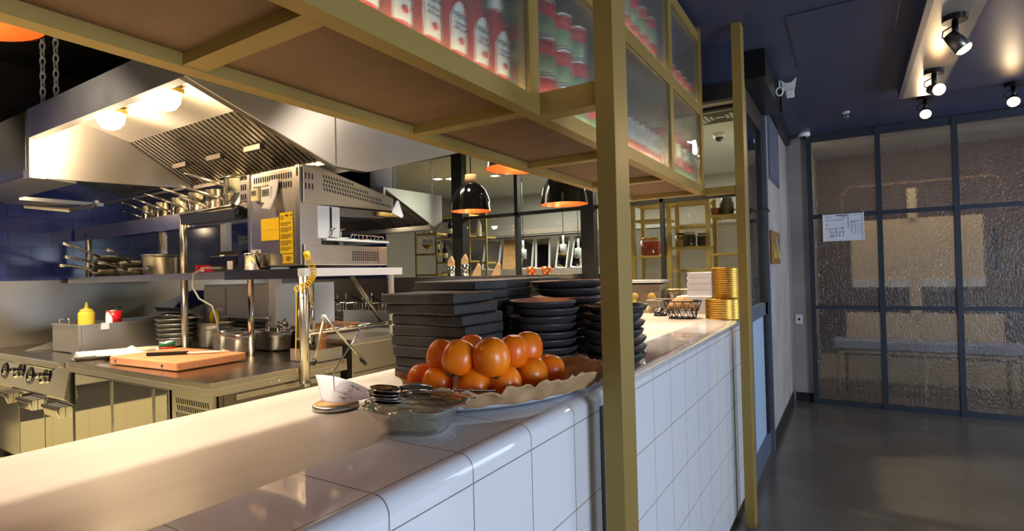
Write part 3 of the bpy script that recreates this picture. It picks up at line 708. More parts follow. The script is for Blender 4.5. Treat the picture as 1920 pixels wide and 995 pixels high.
def persimmon():
    t = thing('persimmon', '', 'persimmon', (0, 0, 0))
    pr = [(0, -.0330), (.014, -.0345), (.028, -.031), (.0385, -.018), (.0415, 0), (.0395, .016), (.033, .029), (.021, .0375), (.008, .0395), (0, .0385)]
    bm = MB().lathe(pr, (0, 0, 0), 32)
    for v in bm.bm.verts:
        a = math.atan2(v.co.y, v.co.x); k = 1+.018*math.cos(4*a)+.02*mnoise.noise(v.co*30)
        v.co.x *= k; v.co.y *= k
    obj('fruit', bm, 'persimmon', t, world=False, subs=1)
    m = MB()
    for k in range(4):
        a = k*PI/2
        m.prism([(.004*math.cos(a+1), .004*math.sin(a+1)), (.018*math.cos(a-.45), .018*math.sin(a-.45)), (.023*math.cos(a), .023*math.sin(a)), (.018*math.cos(a+.45), .018*math.sin(a+.45))], 'z', -.0365, -.0335)
    m.cyl((0, 0, -.041), .004, .006, 8)
    obj('calyx', m, 'calyx', t, world=False)
    return t
fr = [((-0.895, 1.015, 1.163), .92, (.2, .1), 'at the left end of the lower row, behind another'), ((-0.834, 1.000, 1.163), .95, (.1, 0), 'in the lower row, farthest left in front'),
      ((-0.740, 1.018, 1.163), .98, (.15, .1), 'in the middle of the lower row, pinkish side'), ((-0.688, 1.066, 1.163), 1.0, (0, .2), 'in the lower row, fourth from the left'),
      ((-0.676, 1.168, 1.166), 1.05, (.1, .1), 'in the lower row, fifth from the left and large'), ((-0.668, 1.252, 1.163), .98, (0, .1), 'at the far right end of the lower row'),
      ((-0.838, 1.020, 1.225), .92, (.1, .3), 'leftmost on top of the pile'), ((-0.772, 1.002, 1.226), 1.0, (.35, -.1), 'second from the left on top, showing its dry calyx'),
      ((-0.843, 1.150, 1.222), .92, (0, .1), 'on top peeking between the two front ones'), ((-0.698, 1.028, 1.228), 1.06, (.25, .2), 'in front on top, third from the left'),
      ((-0.700, 1.125, 1.228), .95, (.1, .1), 'on top, second from the right'), ((-0.697, 1.190, 1.229), .97, (0, .2), 'rightmost on top of the pile'),
      ((-0.790, 1.090, 1.163), .95, (0, 0), 'buried in the dark middle of the pile')]
pp = persimmon()
for i, (l, s, ti, d_) in enumerate(fr):
    r = pp if i == 0 else dup(pp, l)
    s *= .975; r.location = l; r.scale = (s, s, s*1.13); r.rotation_euler = (ti[0], ti[1], i*1.3)
    r['label'] = 'orange persimmon ' + d_; r['group'] = 'persimmons on the platter'
# pressed glass dish with spoons
t = thing('glass_bowl', 'square pressed green glass bowl holding spoons', 'bowl', (-.778, .868, 1.1))
def sq(r, n=48):
    out = []
    for k in range(n):
        a = 2*PI*k/n; c, s = math.cos(a), math.sin(a); q = (abs(c)**3.6+abs(s)**3.6)**(-1/3.6); out.append((c*r*q, s*r*q))
    return out
def sqbowl(levels):
    m = MB(); rings = []
    for r, z, wv in levels:
        rings.append([m.bm.verts.new((x, y, z+wv*math.sin(k*PI/3)+wv*.8*(abs(math.sin(2*math.atan2(y, x))))))for k, (x, y) in enumerate(sq(r))])
    n = len(rings[0])
    for a, b in zip(rings, rings[1:]):
        for k in range(n):
            f = m.bm.faces.new((a[k], a[(k+1) % n], b[(k+1) % n], b[k])); f.smooth = True
    m.bm.faces.new(rings[0][::-1]); m.bm.faces.new(rings[-1]); return m
o = obj('bowl_wall', sqbowl([(.058, 0, 0), (.062, .006, 0), (.075, .030, 0), (.092, .048, .001), (.108, .056, .003), (.104, .059, .003), (.088, .052, .001), (.070, .032, 0), (.055, .009, 0)]), 'pressed_glass', t, world=False)
o.rotation_euler[2] = math.radians(20)
def spoon_proto():
    t = thing('steel_spoon', '', 'spoon', (0, 0, 0), 'spoons in the glass bowl')
    m = MB()
    def fn(u, v):
        a = v*2*PI; r = u; x = -.028+.030*r*math.cos(a); y = .0205*r*math.sin(a)*(1-.12*math.cos(a)); return Vector((x, y, -.008*(1-r*r)))
    obj('spoon_bowl', m.grid(fn, 8, 24), 'chrome', t, world=False, solid=.0012)
    pts = [(0, 0), (.03, .0015), (.07, .0035), (.11, .004)]
    wd = [(.0028), (.0028), (.004), (.0055)]
    m = MB()
    for (x0, z0), (x1, z1), w0, w1 in zip(pts, pts[1:], wd, wd[1:]):
        m.prism([(x0, -w0), (x1, -w1), (x1, w1), (x0, w0)], 'z', (z0+z1)/2, (z0+z1)/2+.0018)
    obj('handle', m, 'chrome', t, world=False, bevel=.0006)
    return t
sp = spoon_proto()
dirs = math.radians(18)
sl = [((-.872, .910, 1.1665), -.02, .10, 'big spoon lying on top with its bowl to the left'), ((-.874, .900, 1.1605), .04, .10, 'spoon right under the top one, tarnished bowl edge'), ((-.870, .895, 1.1545), -.05, .10, 'third spoon down in the nested pile'),
      ((-.866, .905, 1.1490), .10, .10, 'lowest spoon of the nested pile'), ((-.835, .960, 1.166), .38, .06, 'spoon turned face down at the back of the bowl'), ((-.825, .952, 1.158), .50, .06, 'dark spoon tucked behind the face down one'),
      ((-.858, .922, 1.152), .24, .08, 'spoon on the far side of the pile with a bright handle end'), ((-.860, .886, 1.146), -.16, .06, 'spoon on the near side of the pile against the glass')]
for i, (l, rz, ry, lab) in enumerate(sl):
    r = sp if i == 0 else dup(sp, l)
    l = (l[0]+.067, l[1]-.057, l[2]+.012); r.location = l; r.rotation_euler = (PI*.85 if i in (4, 5) else 0, ry, dirs+rz); r['label'] = lab; r.scale = (1.32,)*3 if i == 0 else (1.22,)*3
# bill spike with receipts
t = thing('bill_spike', 'amber cork coaster bill spike wrapped in film with a steel pin', 'bill spike', (-1.078, .905, 1.1))
obj('base', MB().lathe([(0, 0), (.052, 0), (.055, .004), (.055, .011), (.051, .014), (0, .0145)], (0, 0, 0), 36), 'satin', t, world=False)
obj('amber_top', MB().lathe([(0, .0146), (.049, .0146), (.046, .0165), (.02, .0175), (0, .017)], (0, 0, 0), 32), 'cork', t, world=False)
obj('pin', MB().tube([(-.004, .0, .017), (-.004, -.002, .085), (.022, .014, .135), (.056, .034, .191)], .0018, 8).tube([(.058+.006*math.cos(2*PI*k/14), .035+.004*math.cos(2*PI*k/14), .200+.009*math.sin(2*PI*k/14)) for k in range(14)], .0016, 6, closed=True), 'chrome', t, world=False)
def rc(u, v):
    p0 = Vector((-1.178, .925, 1.170)); p1 = Vector((-1.10, .91, 1.172)); p2 = Vector((-.965, .955, 1.128))
    q0 = Vector((-1.105, .885, 1.118)); q1 = Vector((-1.07, .88, 1.112)); q2 = Vector((-1.045, .90, 1.113))
    def bz(a, b, c, t_): return a*(1-t_)**2+b*2*t_*(1-t_)+c*t_*t_
    a = bz(p0, p1+Vector((.03, .01, .012)), p2, u); b = bz(q0, q1, q2, u); return a*(1-v)+b*v+Vector((0, 0, .004*math.sin(v*PI)))
o = obj('receipt', MB().grid(rc, 18, 8), 'paper', None, solid=.0004); tag(o, 'curled white receipt skewered on the bill spike', 'receipt')
m = MB()
for k, (v, u0, u1) in enumerate(((.16, .62, .74), (.22, .66, .78), (.34, .64, .75), (.42, .66, .74), (.56, .66, .72), (.70, .60, .78), (.62, .80, .86), (.74, .66, .80))):
    pa = [rc(u0+(u1-u0)*i/6, v) for i in range(7)]; pb = [rc(u0+(u1-u0)*i/6, v+.022) for i in range(7)]
    for i in range(6):
        if (i+k) % 4 == 3: continue
        off = Vector((.0008, -.0006, .0012)); vs = [m.bm.verts.new(p+off) for p in (pa[i], pa[i+1], pb[i+1], pb[i])]; m.bm.faces.new(vs)
ORIGIN[o.name] = Vector(); obj('printed_lines', m, 'ink', o)
# far end of the counter
def can(loc, r, h, n, label, name='gold_canister'):
    t = thing(name, label, 'tin', loc)
    pr = [(0, 0), (r, 0)]
    for k in range(n):
        z = h*k/n; dz = h/n; pr += [(r, z+dz*.15), (r*1.012, z+dz*.4), (r*1.012, z+dz*.7), (r, z+dz*.95)]
    pr += [(r, h), (r*.97, h)]
    obj('body', MB().lathe(pr+[(r*.96, h-.006)], (0, 0, 0), 44), 'gold_tin', t, world=False)
    obj('rim', MB().lathe([(r*.95, h-.004), (r*1.02, h-.003), (r*1.025, h+.003), (r*.96, h+.004)], (0, 0, 0), 44), 'gold_tin', t, world=False)
    obj('lid', MB().lathe([(0, h-.002), (r*.95, h-.002), (r*.95, h-.006), (0, h-.006)], (0, 0, 0), 44), 'gold_tin', t, world=False)
can((-.690, 3.63, 1.1), .104, .125, 9, 'wide ribbed gold tin standing on the far end of the counter')
can((-.665, 3.70, 1.229), .100, .190, 14, 'taller ribbed gold tin stacked on the wide gold tin')
t = thing('wire_basket', 'dark wire basket of folded brown paper left of the gold tins', 'basket', (-.935, 3.60, 1.1))
m = MB()
for z, r in ((.004, .085), (.055, .105), (.112, .122)): m.tube([(r*math.cos(2*PI*k/28), r*.8*math.sin(2*PI*k/28), z) for k in range(28)], .0032 if z < .1 else .0045, 6, closed=True)
for k in range(14):
    a = 2*PI*k/14; b = 2*PI*(k+1)/14
    m.tube([(.085*math.cos(a), .068*math.sin(a), .004), (.122*math.cos(b), .0976*math.sin(b), .112)], .002, 5)
    m.tube([(.085*math.cos(b), .068*math.sin(b), .004), (.122*math.cos(a), .0976*math.sin(a), .112)], .002, 5)
obj('wire_mesh', m, 'wire', t, world=False)
obj('foot', MB().lathe([(0, 0), (.086, 0), (.086, .004), (0, .004)], (0, 0, 0), 28, sy=.8), 'wire', t, world=False)
def bagf(u, v): return Vector(((u-.5)*.18, (v-.5)*.115, .055+.075*math.sin(u*PI)**.5*math.sin(v*PI)**.5+.012*mnoise.noise(Vector((u*6, v*6, 1)))))
o = single('folded_paper_bag', MB().grid(bagf, 20, 14), 'kraft', 'folded brown paper bags heaped in the wire basket', 'paper bag', (-.935, 3.60, 1.108), solid=.003)
t = thing('service_bell', 'chrome service bell on the pale stone at the far end', 'bell', (-1.12, 3.74, 1.1))
obj('base', MB().lathe([(0, 0), (.048, 0), (.046, .012), (.038, .018), (0, .018)], (0, 0, 0), 28), 'black', t, world=False)
obj('dome', MB().lathe([(.042, .018), (.041, .028), (.033, .045), (.018, .055), (0, .057)], (0, 0, 0), 28), 'chrome', t, world=False)
obj('button', MB().lathe([(.004, .056), (.004, .066), (.008, .068), (.007, .072), (0, .073)], (0, 0, 0), 12), 'chrome', t, world=False)
# prep table behind the counter end
t = thing('prep_table', 'steel prep table behind the far end of the counter', 'table', (-1.4, 4.3, 0))
obj('top', MB().box((-2.06, 4.02, 1.03), (-.66, 4.60, 1.058)), 'steel_h', t, bevel=.004)
obj('upstand', MB().box((-2.06, 4.60, 1.03), (-.66, 4.63, 1.14)), 'steel_h', t)
for x in (-2.02, -.70):
    for y in (4.06, 4.56): obj('leg', MB().tube([(x, y, 0), (x, y, 1.03)], .02), 'steel', t)
t = thing('display_fridge', 'low steel topped cold display with round brass grommets in its front', 'display', (-1.66, 4.42, 1.06))
obj('body', MB().prism([(4.31, 1.10), (4.33, 1.30), (4.57, 1.32), (4.57, 1.0605), (4.31, 1.0605)], 'x', -2.03, -1.29), 'satin', t, bevel=.005)
obj('lid', MB().box((-2.04, 4.31, 1.315), (-1.28, 4.58, 1.335)), 'alu', t)
m = MB()
for x in (-1.93, -1.72, -1.50, -1.36): m.lathe([(0, 0), (.035, 0), (.03, .006), (0, .008)], (0, 0, 0), 20, Matrix.Translation((x, 4.312, 1.20)) @ Matrix.Rotation(PI/2, 4, 'X'))
obj('round_grommet', m, 'brass', t)  # plain brass discs, unlit
obj('base_strip', MB().box((-2.04, 4.30, 1.062), (-1.28, 4.31, 1.095)), 'steel_h', t)
def clearbox(loc, a, b, h, name, label, m='clear_plastic'):
    t = thing(name, label, 'container', loc)
    mm = MB(); k = .88
    for s in (-1, 1):
        mm.prism([(s*a*k, .0), (s*a, h), (s*(a-.004), h), (s*(a*k-.004), 0)], 'y', -b, b)
        mm.prism([(s*b*k, 0), (s*b, h), (s*(b-.004), h), (s*(b*k-.004), 0)], 'x', -a, a)
    mm.box((-a*k, -b*k, 0), (a*k, b*k, .004)); obj('tub', mm, m, t, world=False)
    obj('rim', MB().box((-a-.012, -b-.012, h-.002), (-a, b+.012, h+.004)).box((a, -b-.012, h-.002), (a+.012, b+.012, h+.004)).box((-a, -b-.012, h-.002), (a, -b, h+.004)).box((-a, b, h-.002), (a, b+.012, h+.004)), 'white_plastic', t, world=False)
    return t
clearbox((-1.235, 4.20, 1.06), .085, .11, .125, 'storage_container', 'clear plastic food container behind the service bell')
for i, x in enumerate((-1.225, -1.115)):
    t = thing('sauce_tub', 'clear tub of brown sauce, %s of the pair on the cold display edge' % ('left' if i == 0 else 'right'), 'tub', (x, 4.46, 1.06), 'sauce tubs')
    obj('tub', MB().lathe([(0, 0), (.044, 0), (.050, .19), (.047, .19), (.041, .004), (0, .004)], (0, 0, 0), 24), 'clear_plastic', t, world=False)
    obj('sauce', MB().lathe([(0, .006), (.0405, .006), (.045, .155), (0, .155)], (0, 0, 0), 24), 'sauce', t, world=False)
    obj('lid', MB().lathe([(0, .19), (.053, .19), (.053, .20), (0, .202)], (0, 0, 0), 24), 'ivory', t, world=False)
single('foam_box', MB().box((-.16, -.11, 0), (.11, .11, .155)), 'paper', 'large white foam box under the stack of white takeaway boxes', 'box', (-.965, 4.28, 1.06), bevel=.006)
for k in range(4):
    single('takeaway_box', MB().prism([(-.09, 0), (.09, 0), (.084, .022), (.09, .044), (-.09, .044), (-.080, .022)], 'y', -.09, .09), 'paper', 'white foam takeaway box, %s of the stack beside the tall gold tin' % ORD[3-k], 'box', (-.965+.002*k, 4.28, 1.2155+.0445*k), 'white takeaway boxes', bevel=.004)
t = thing('spice_jar', 'small jar with a yellow and red label beside the service bell', 'jar', (-1.43, 4.07, 1.06))
obj('jar_body', MB().lathe([(0, 0), (.03, 0), (.032, .01), (.032, .09), (.026, .1), (0, .1)], (0, 0, 0), 20), 'jar_honey', t, world=False)
obj('label_band', MB().lathe([(.0325, .035), (.033, .035), (.033, .075), (.0325, .075)], (0, 0, 0), 20), 'jar_dark', t, world=False)
obj('lid', MB().cyl((0, 0, .1), .03, .018), 'yellow', t, world=False)
t = single('bread_pack', MB().lathe([(0, -.1), (.03, -.09), (.04, -.03), (.042, .04), (.03, .09), (0, .1)], (0, 0, .042), 20, Matrix.Rotation(PI/2, 4, 'Y')), 'ivory', 'pale rounded food pack lying on the prep table', 'pack', (-1.41, 4.19, 1.06))

# ================================================================== KITCHEN ISLAND
t = thing('island_worktop', 'stainless steel worktop island with cabinet doors under it', 'worktop', (-3.6, 2.0, 0))
obj('top', MB().box((-4.42, 1.50, .875), (-2.70, 2.36, .91)), 'steel_h', t, bevel=.003)
obj('apron', MB().box((-4.42, 1.50, .845), (-2.70, 1.53, .876)).box((-2.73, 1.53, .84), (-2.70, 2.36, .876)), 'satin', t)
obj('carcass', MB().box((-4.42, 1.58, .06), (-2.76, 2.36, .875)), 'steel_dark', t)
def door(x0, x1, z0, z1, y, mm='mirror_steel'):
    d = obj('cabinet_door', MB().box((x0+.004, y-.025, z0), (x1-.004, y, z1-.02)).prism([(y-.025, z1-.02), (y-.006, z1), (y, z1), (y, z1-.02)], 'x', x0+.004, x1-.004), mm, t, bevel=.002)
    obj('door_edge', MB().box((x1-.016, y-.032, z0), (x1-.008, y-.025, z1-.03)), 'satin', d)
door(-4.42, -3.87, .12, .84, 1.575); door(-3.87, -3.36, .12, .84, 1.575); door(-3.36, -3.20, .12, .84, 1.575)
o = obj('vent_panel', MB().box((-3.17, 1.55, .12), (-2.78, 1.575, .83)), 'satin', t)
m = MB()
for r in range(9):
    for c in range(15):
        x = -3.13+.022*c+(.011 if r % 2 else 0); z = .79-.038*r
        m.prism([(x, z), (x+.007, z), (x+.016, z-.028), (x+.009, z-.028)], 'y', 1.5485, 1.551)
obj('slots', m, 'black', o)
obj('end_panel', MB().box((-2.765, 1.60, .10), (-2.755, 2.34, .83)), 'steel_dark', t)
obj('end_rail', MB().box((-2.755, 1.66, .79), (-2.745, 2.34, .82)), 'satin', t)
for x in (-4.3, -2.85):
    for y in (1.66, 2.3): obj('foot', MB().tube([(x, y, 0), (x, y, .07)], .025), 'steel', t)
m = MB()
for y in (1.83, 1.88, 2.20, 2.24): m.lathe([(0, 0), (.008, 0), (.006, .004), (0, .005)], (-2.70, y, .86), 12, Matrix.Rotation(PI/2, 4, 'Y'))
obj('rivets', m, 'chrome', t)
# boiling range at the left
t = thing('boiling_range', 'wide steel cooking range with wheel taps and doors, left of the worktop', 'range', (-5.2, 1.9, 0))
obj('top', MB().box((-5.97, 1.47, .87), (-4.43, 2.36, .905)), 'steel_h', t, bevel=.004)
obj('front_rail', MB().box((-5.97, 1.46, .865), (-4.43, 1.47, .90)), 'satin', t)
obj('carcass', MB().box((-5.97, 1.60, .06), (-4.43, 2.36, .87)), 'steel_dark', t)
obj('control_panel', MB().prism([(1.555, .865), (1.60, .865), (1.60, .63), (1.53, .63), (1.525, .645)], 'x', -5.97, -4.49), 'mirror_steel', t, bevel=.003)
obj('side_cheek', MB().prism([(1.55, .865), (1.60, .865), (1.60, .61), (1.56, .60), (1.516, .65)], 'x', -4.49, -4.46), 'steel_dark', t)
obj('side_gap', MB().box((-4.485, 1.56, .08), (-4.43, 1.60, .62)), 'black', t)
for x in (-5.50, -5.00):
    c = Vector((x, 1.542, .765)); q = Matrix.Rotation(math.radians(84), 4, 'X')
    kn = obj('tap_wheel', MB().tube([c+q.to_3x3() @ Vector((.055*math.cos(2*PI*k/24), .055*math.sin(2*PI*k/24), .05)) for k in range(24)], .009, 8, closed=True), 'black_gloss', t)
    obj('spindle', MB().lathe([(0, 0), (.02, 0), (.02, .02), (.012, .025), (.012, .06), (0, .062)], c, 16, q), 'chrome', kn)
    mm = MB()
    for a in (0, 2*PI/3, 4*PI/3): mm.tube([c+q.to_3x3() @ Vector((0, 0, .05)), c+q.to_3x3() @ Vector((.055*math.cos(a), .055*math.sin(a), .05))], .006, 6)
    obj('spokes', mm, 'chrome', kn)
    obj('side_knob', MB().lathe([(0, 0), (.022, 0), (.022, .02), (.016, .035), (0, .037)], c+Vector((.11, .0, -.03)), 16, q), 'chrome', kn)
for x0, x1 in ((-5.95, -5.48), (-5.46, -4.99), (-4.97, -4.50)):
    dd = obj('cabinet_door', MB().box((x0, 1.565, .10), (x1, 1.60, .615)), 'mirror_steel' if x0 > -5.5 else 'satin', t, bevel=.002)
    hx = (x0+x1)/2
    obj('handle', MB().prism([(1.565, .575), (1.52, .575), (1.512, .555), (1.53, .50), (1.565, .50)], 'x', hx-.12, hx+.12), 'chrome', dd, bevel=.003)
    obj('handle_bar', MB().box((hx-.13, 1.507, .56), (hx+.13, 1.53, .58)), 'steel_dark', dd, bevel=.003)
obj('plinth', MB().box((-5.9, 1.66, 0), (-4.5, 2.3, .07)), 'black', t)
obj('tap_rail', MB().tube([(-5.9, 1.50, .845), (-5.2, 1.50, .85), (-4.62, 1.50, .845)], .010), 'chrome', t)
t = single('splash_guard', MB().prism([(1.60, 0), (2.3, 0), (2.3, .12), (2.02, .12)], 'x', -.006, .006), 'satin', 'sloping steel splash guard standing on the range beside the long steel box', 'guard', (-5.48, .0, .906))
# long steel bain-marie box on the worktop
t = thing('bain_marie', 'long open steel box with hinged edge on the left of the worktop', 'steel box', (-4.8, 1.95, .91))
L0 = Vector((-5.26, 1.70)); 
def ob_box(m, x0, y0, z0, x1, y1, z1): m.box((x0, y0, z0), (x1, y1, z1))
m = MB(); m.box((-5.24, 1.70, .912), (-4.76, 1.715, 1.11)); m.box((-5.24, 2.42, .912), (-4.76, 2.435, 1.11)); m.box((-5.24, 1.715, .912), (-5.225, 2.42, 1.11)); m.box((-4.775, 1.715, .912), (-4.76, 2.42, 1.11)); m.box((-5.225, 1.715, .912), (-4.775, 2.42, .93))
obj('shell', m, 'satin', t, bevel=.003)
obj('rim', MB().box((-5.25, 1.69, 1.11), (-4.75, 1.72, 1.118)).box((-4.78, 1.72, 1.11), (-4.75, 2.445, 1.118)).box((-5.25, 1.72, 1.11), (-5.22, 2.445, 1.118)).box((-5.22, 2.415, 1.11), (-4.78, 2.445, 1.118)), 'satin', t)
obj('shelf_insert', MB().box((-5.22, 1.72, 1.08), (-4.78, 2.05, 1.09)), 'satin', t)
for y in (1.86, 2.33): obj('hinge', MB().box((-4.762, y-.025, 1.075), (-4.748, y+.025, 1.122)), 'alu', t)
obj('corner_trim', MB().box((-4.80, 1.693, .912), (-4.757, 1.70, 1.11)), 'satin', t)
obj('handle', MB().tube([(-5.22, 1.74, 1.118), (-5.22, 1.74, 1.15), (-5.05, 1.74, 1.15), (-5.05, 1.74, 1.118)], .007), 'chrome', t)
t = thing('squeeze_bottle', 'yellow squeeze sauce bottle standing in the long steel box', 'bottle', (-4.99, 1.83, 1.0915))
obj('body', MB().lathe([(0, 0), (.05, 0), (.053, .006), (.053, .10), (.046, .112), (0, .112)], (0, 0, 0), 28), 'squeeze', t, world=False)
obj('cap', MB().lathe([(.042, .110), (.042, .128), (.018, .136), (.012, .15), (.005, .185), (0, .186)], (0, 0, 0), 24), 'squeeze', t, world=False)
t = thing('food_can', 'opened can with a red and white label next to the yellow squeeze bottle', 'can', (-4.86, 1.96, 1.0915))
obj('can_body', MB().lathe([(0, 0), (.05, 0), (.05, .12), (.046, .12), (.045, .01)], (0, 0, 0), 28), 'satin', t, world=False)
obj('label_band', MB().lathe([(.0505, .006), (.051, .006), (.051, .112), (.0505, .112)], (0, 0, 0), 28), 'red', t, world=False)
m = MB(); m.grid(lambda u, v: Vector((.0518*math.cos(-1.95+u*1.4), .0518*math.sin(-1.95+u*1.4), .012+.085*v*(1-.6*(2*u-1)**2)+.01)), 10, 5)
obj('label_patch', m, 'label_white', t, world=False)
obj('lid', MB().lathe([(0, .0), (.048, 0), (.048, .004), (0, .006)], (0.0, 0.01, .128), 24, Matrix.Rotation(.25, 4, 'X')), 'black', t, world=False)
# sheet pan, cloth, board, knife, tin
t = thing('sheet_pan', 'shallow steel tray in front of the long steel box', 'tray', (-4.40, 1.80, .912))
m = MB(); pr = [(-.30, -.16), (.30, -.16), (.30, .16), (-.30, .16)]
m.box((-.27, -.17, 0), (.27, .17, .004)); 
for s in (-1, 1):
    m.prism([(s*.27, 0), (s*.29, .022), (s*.31, .022), (s*.31, .026), (s*.287, .026), (s*.266, .004)], 'y', -.19, .19)
    m.prism([(s*.17, 0), (s*.19, .022), (s*.21, .022), (s*.21, .026), (s*.187, .026), (s*.166, .004)], 'x', -.29, .29)
obj('pan', m, 'steel', t, world=False)
t.rotation_euler[2] = math.radians(68); t.scale = (.85, .9, 1)
def clo(u, v):
    x = (u-.5)*.27; y = (v-.5)*.17; e = (1-(2*u-1)**2)*(1-(2*v-1)**2)
    return Vector((x, y, .004+.045*e*(.6+1.1*mnoise.noise(Vector((u*4.2, v*3, 5))))+.014*abs(mnoise.noise(Vector((u*10, v*8, 2))))))
o = single('kitchen_cloth', MB().grid(clo, 26, 18), 'cloth', 'crumpled white cloth at the left of the chopping board', 'cloth', (-4.15, 1.74, .935), solid=.004); o.rotation_euler[2] = math.radians(30)
t = thing('chopping_board', 'thick wooden chopping board with two metal bolts', 'board', (-3.60, 1.80, .91))
obj('board', MB().box((-.365, -.215, .004), (.365, .215, .052)), 'wood_board', t, world=False, bevel=.008)
for x in (-.29, .22): obj('bolt', MB().lathe([(0, 0), (.010, 0), (.010, .002), (.007, .002), (.007, .001), (0, .001)], (x, -.216, .027), 16, Matrix.Rotation(PI/2, 4, 'X')), 'steel_dark', t, world=False)
t.rotation_euler[2] = math.radians(3)
t = thing('chef_knife', 'black handled knife lying across the chopping board', 'knife', (-3.55, 1.80, .964))
obj('handle', MB().prism([(-.20, -.013), (.03, -.011), (.035, .0), (.03, .013), (-.20, .013)], 'z', 0, .02), 'black', t, world=False, bevel=.004)
obj('blade', MB().prism([(.03, -.013), (.20, -.022), (.27, .01), (.24, .014), (.03, .013)], 'z', .008, .011), 'label_white', t, world=False)
t.rotation_euler[2] = math.radians(42)
t = thing('green_tin', 'small green printed tin standing behind the chopping board', 'tin', (-4.0, 1.93, .968))
obj('can_body', MB().lathe([(0, 0), (.048, 0), (.048, .046), (.044, .046), (.043, .006)], (0, 0, 0), 26), 'satin', t, world=False)
obj('label_band', MB().lathe([(.0484, .012), (.0488, .012), (.0488, .042), (.0484, .042)], (0, 0, 0), 26), 'green_tin', t, world=False)
obj('label_band', MB().lathe([(.0484, .002), (.0488, .002), (.0488, .012), (.0484, .012)], (0, 0, 0), 26), 'red', t, world=False)
ORIGIN[t.name] = Vector((-4.0, 1.93, .964)); t.location.z = .9625
# nested mixing bowls
for k in range(5):
    r = .135+.003*k; z = .912+.036*k
    pr = [(0, 0), (r*.5, .002), (r*.85, .03), (r, .075), (r*1.07, .078), (r*1.06, .081), (r*.98, .078), (r*.83, .035), (r*.48, .007), (0, .005)]
    single('mixing_bowl', MB().lathe(pr, (0, 0, 0), 40), 'satin', 'polished steel bowl, %s in the nested pile by the grey pot' % ORD[4-k], 'bowl', (-4.44+.004*(k % 2), 2.22, z), 'nested steel bowls')
t = thing('bowl_lid', 'shallow shiny lid with a black knob tipped on the pile of bowls', 'lid', (-4.42, 2.24, 1.148))
q = Matrix.Rotation(-.14, 4, 'X')
obj('dome', MB().lathe([(.15, 0), (.146, .006), (.10, .022), (.04, .03), (0, .031)], (0, 0, 0), 36, q), 'chrome', t, world=False)
obj('knob', MB().lathe([(0, .031), (.018, .033), (.02, .045), (0, .05)], (0, 0, 0), 16, q), 'black', t, world=False)
def pot(loc, r, h, label, name='steel_pot', m='satin', mid=True):
    t = thing(name, label, 'pot', loc)
    obj('body', MB().lathe([(0, 0), (r*.96, 0), (r*.98, .006), (r, h*.84), (r*1.03, h*.86), (r*1.03, h), (r*1.06, h), (r*1.06, h+.006), (r*.99, h+.006), (r*.96, h*.85), (r*.94, .01), (0, .008)], (0, 0, 0), 36), m, t, world=False)
    return t
pot((-4.22, 2.40, .912), .125, .175, 'matt grey round pot holding yellow handled tongs')
t = thing('yellow_tongs', 'yellow handled tongs standing in the grey pot', 'tongs', (-4.18, 2.36, 1.09))
for s in (-1, 1): obj('handle', MB().tube([(s*.045, 0, -.02), (s*.040, 0, .04), (s*.022, 0, .085), (0, 0, .10)], .014, 10), 'yellow', t, world=False)
obj('arm', MB().tube([(-.045, 0, -.02), (-.03, 0, -.15)], .006, 8).tube([(.045, 0, -.02), (.03, 0, -.15)], .006, 8), 'satin', t, world=False)
def gn(loc, a, b, h, label):
    t = thing('steam_pan', label, 'container', loc)
    m = MB(); lv = [(0, .86), (.02, .93), (h*.68, .96), (h*.70, 1.0), (h, 1.0)]
    rings = []
    for z, k in lv+[(h, .97), (.012, .84)]:
        rings.append([m.bm.verts.new((x/.5*a*k*.5*2*.5, y/.5*b*k*.5*2*.5, z)) for x, y in sq(.98, 36)])
    for r0, r1 in zip(rings, rings[1:]):
        for k in range(36):
            f = m.bm.faces.new((r0[k], r0[(k+1) % 36], r1[(k+1) % 36], r1[k])); f.smooth = True
    m.bm.faces.new(rings[0][::-1]); m.bm.faces.new(rings[-1])
    obj('pan', m, 'satin', t, world=False)
    obj('rim', MB().box((-a-.014, -b-.014, h-.002), (-a+.003, b+.014, h+.003)).box((a-.003, -b-.014, h-.002), (a+.014, b+.014, h+.003)).box((-a, -b-.014, h-.002), (a, -b+.003, h+.003)).box((-a, b-.003, h-.002), (a, b+.014, h+.003)), 'satin', t, world=False)
    return t
gn((-3.88, 2.28, .912), .082, .085, .150, 'deep square steel pan right of the grey pot')
gn((-3.60, 2.22, .912), .085, .085, .140, 'deep square steel pan behind the thin steel leg')
gn((-3.55, 2.43, .912), .16, .085, .140, 'long steel pan full of upright spoons')
for i in range(9):
    a = -.12+.032*i; lean = R.uniform(.03, .13); h = R.uniform(.17, .25)
    t = thing('serving_spoon', 'steel spoon standing in the long steel pan', 'spoon', (-3.55+a, 2.43+R.uniform(-.03, .03), .925), 'spoons standing in the long steel pan')
    obj('handle', MB().tube([(0, 0, 0), (lean*.6, 0, h*.7)], .004, 6), 'chrome', t, world=False)
    obj('spoon_head', MB().lathe([(0, -.03), (.012, -.02), (.017, 0), (.012, .022), (0, .03)], (lean*.75, 0, h*.7+.028), 14, Matrix.Rotation(.5, 4, 'Y'), sy=.3), 'chrome', t, world=False)
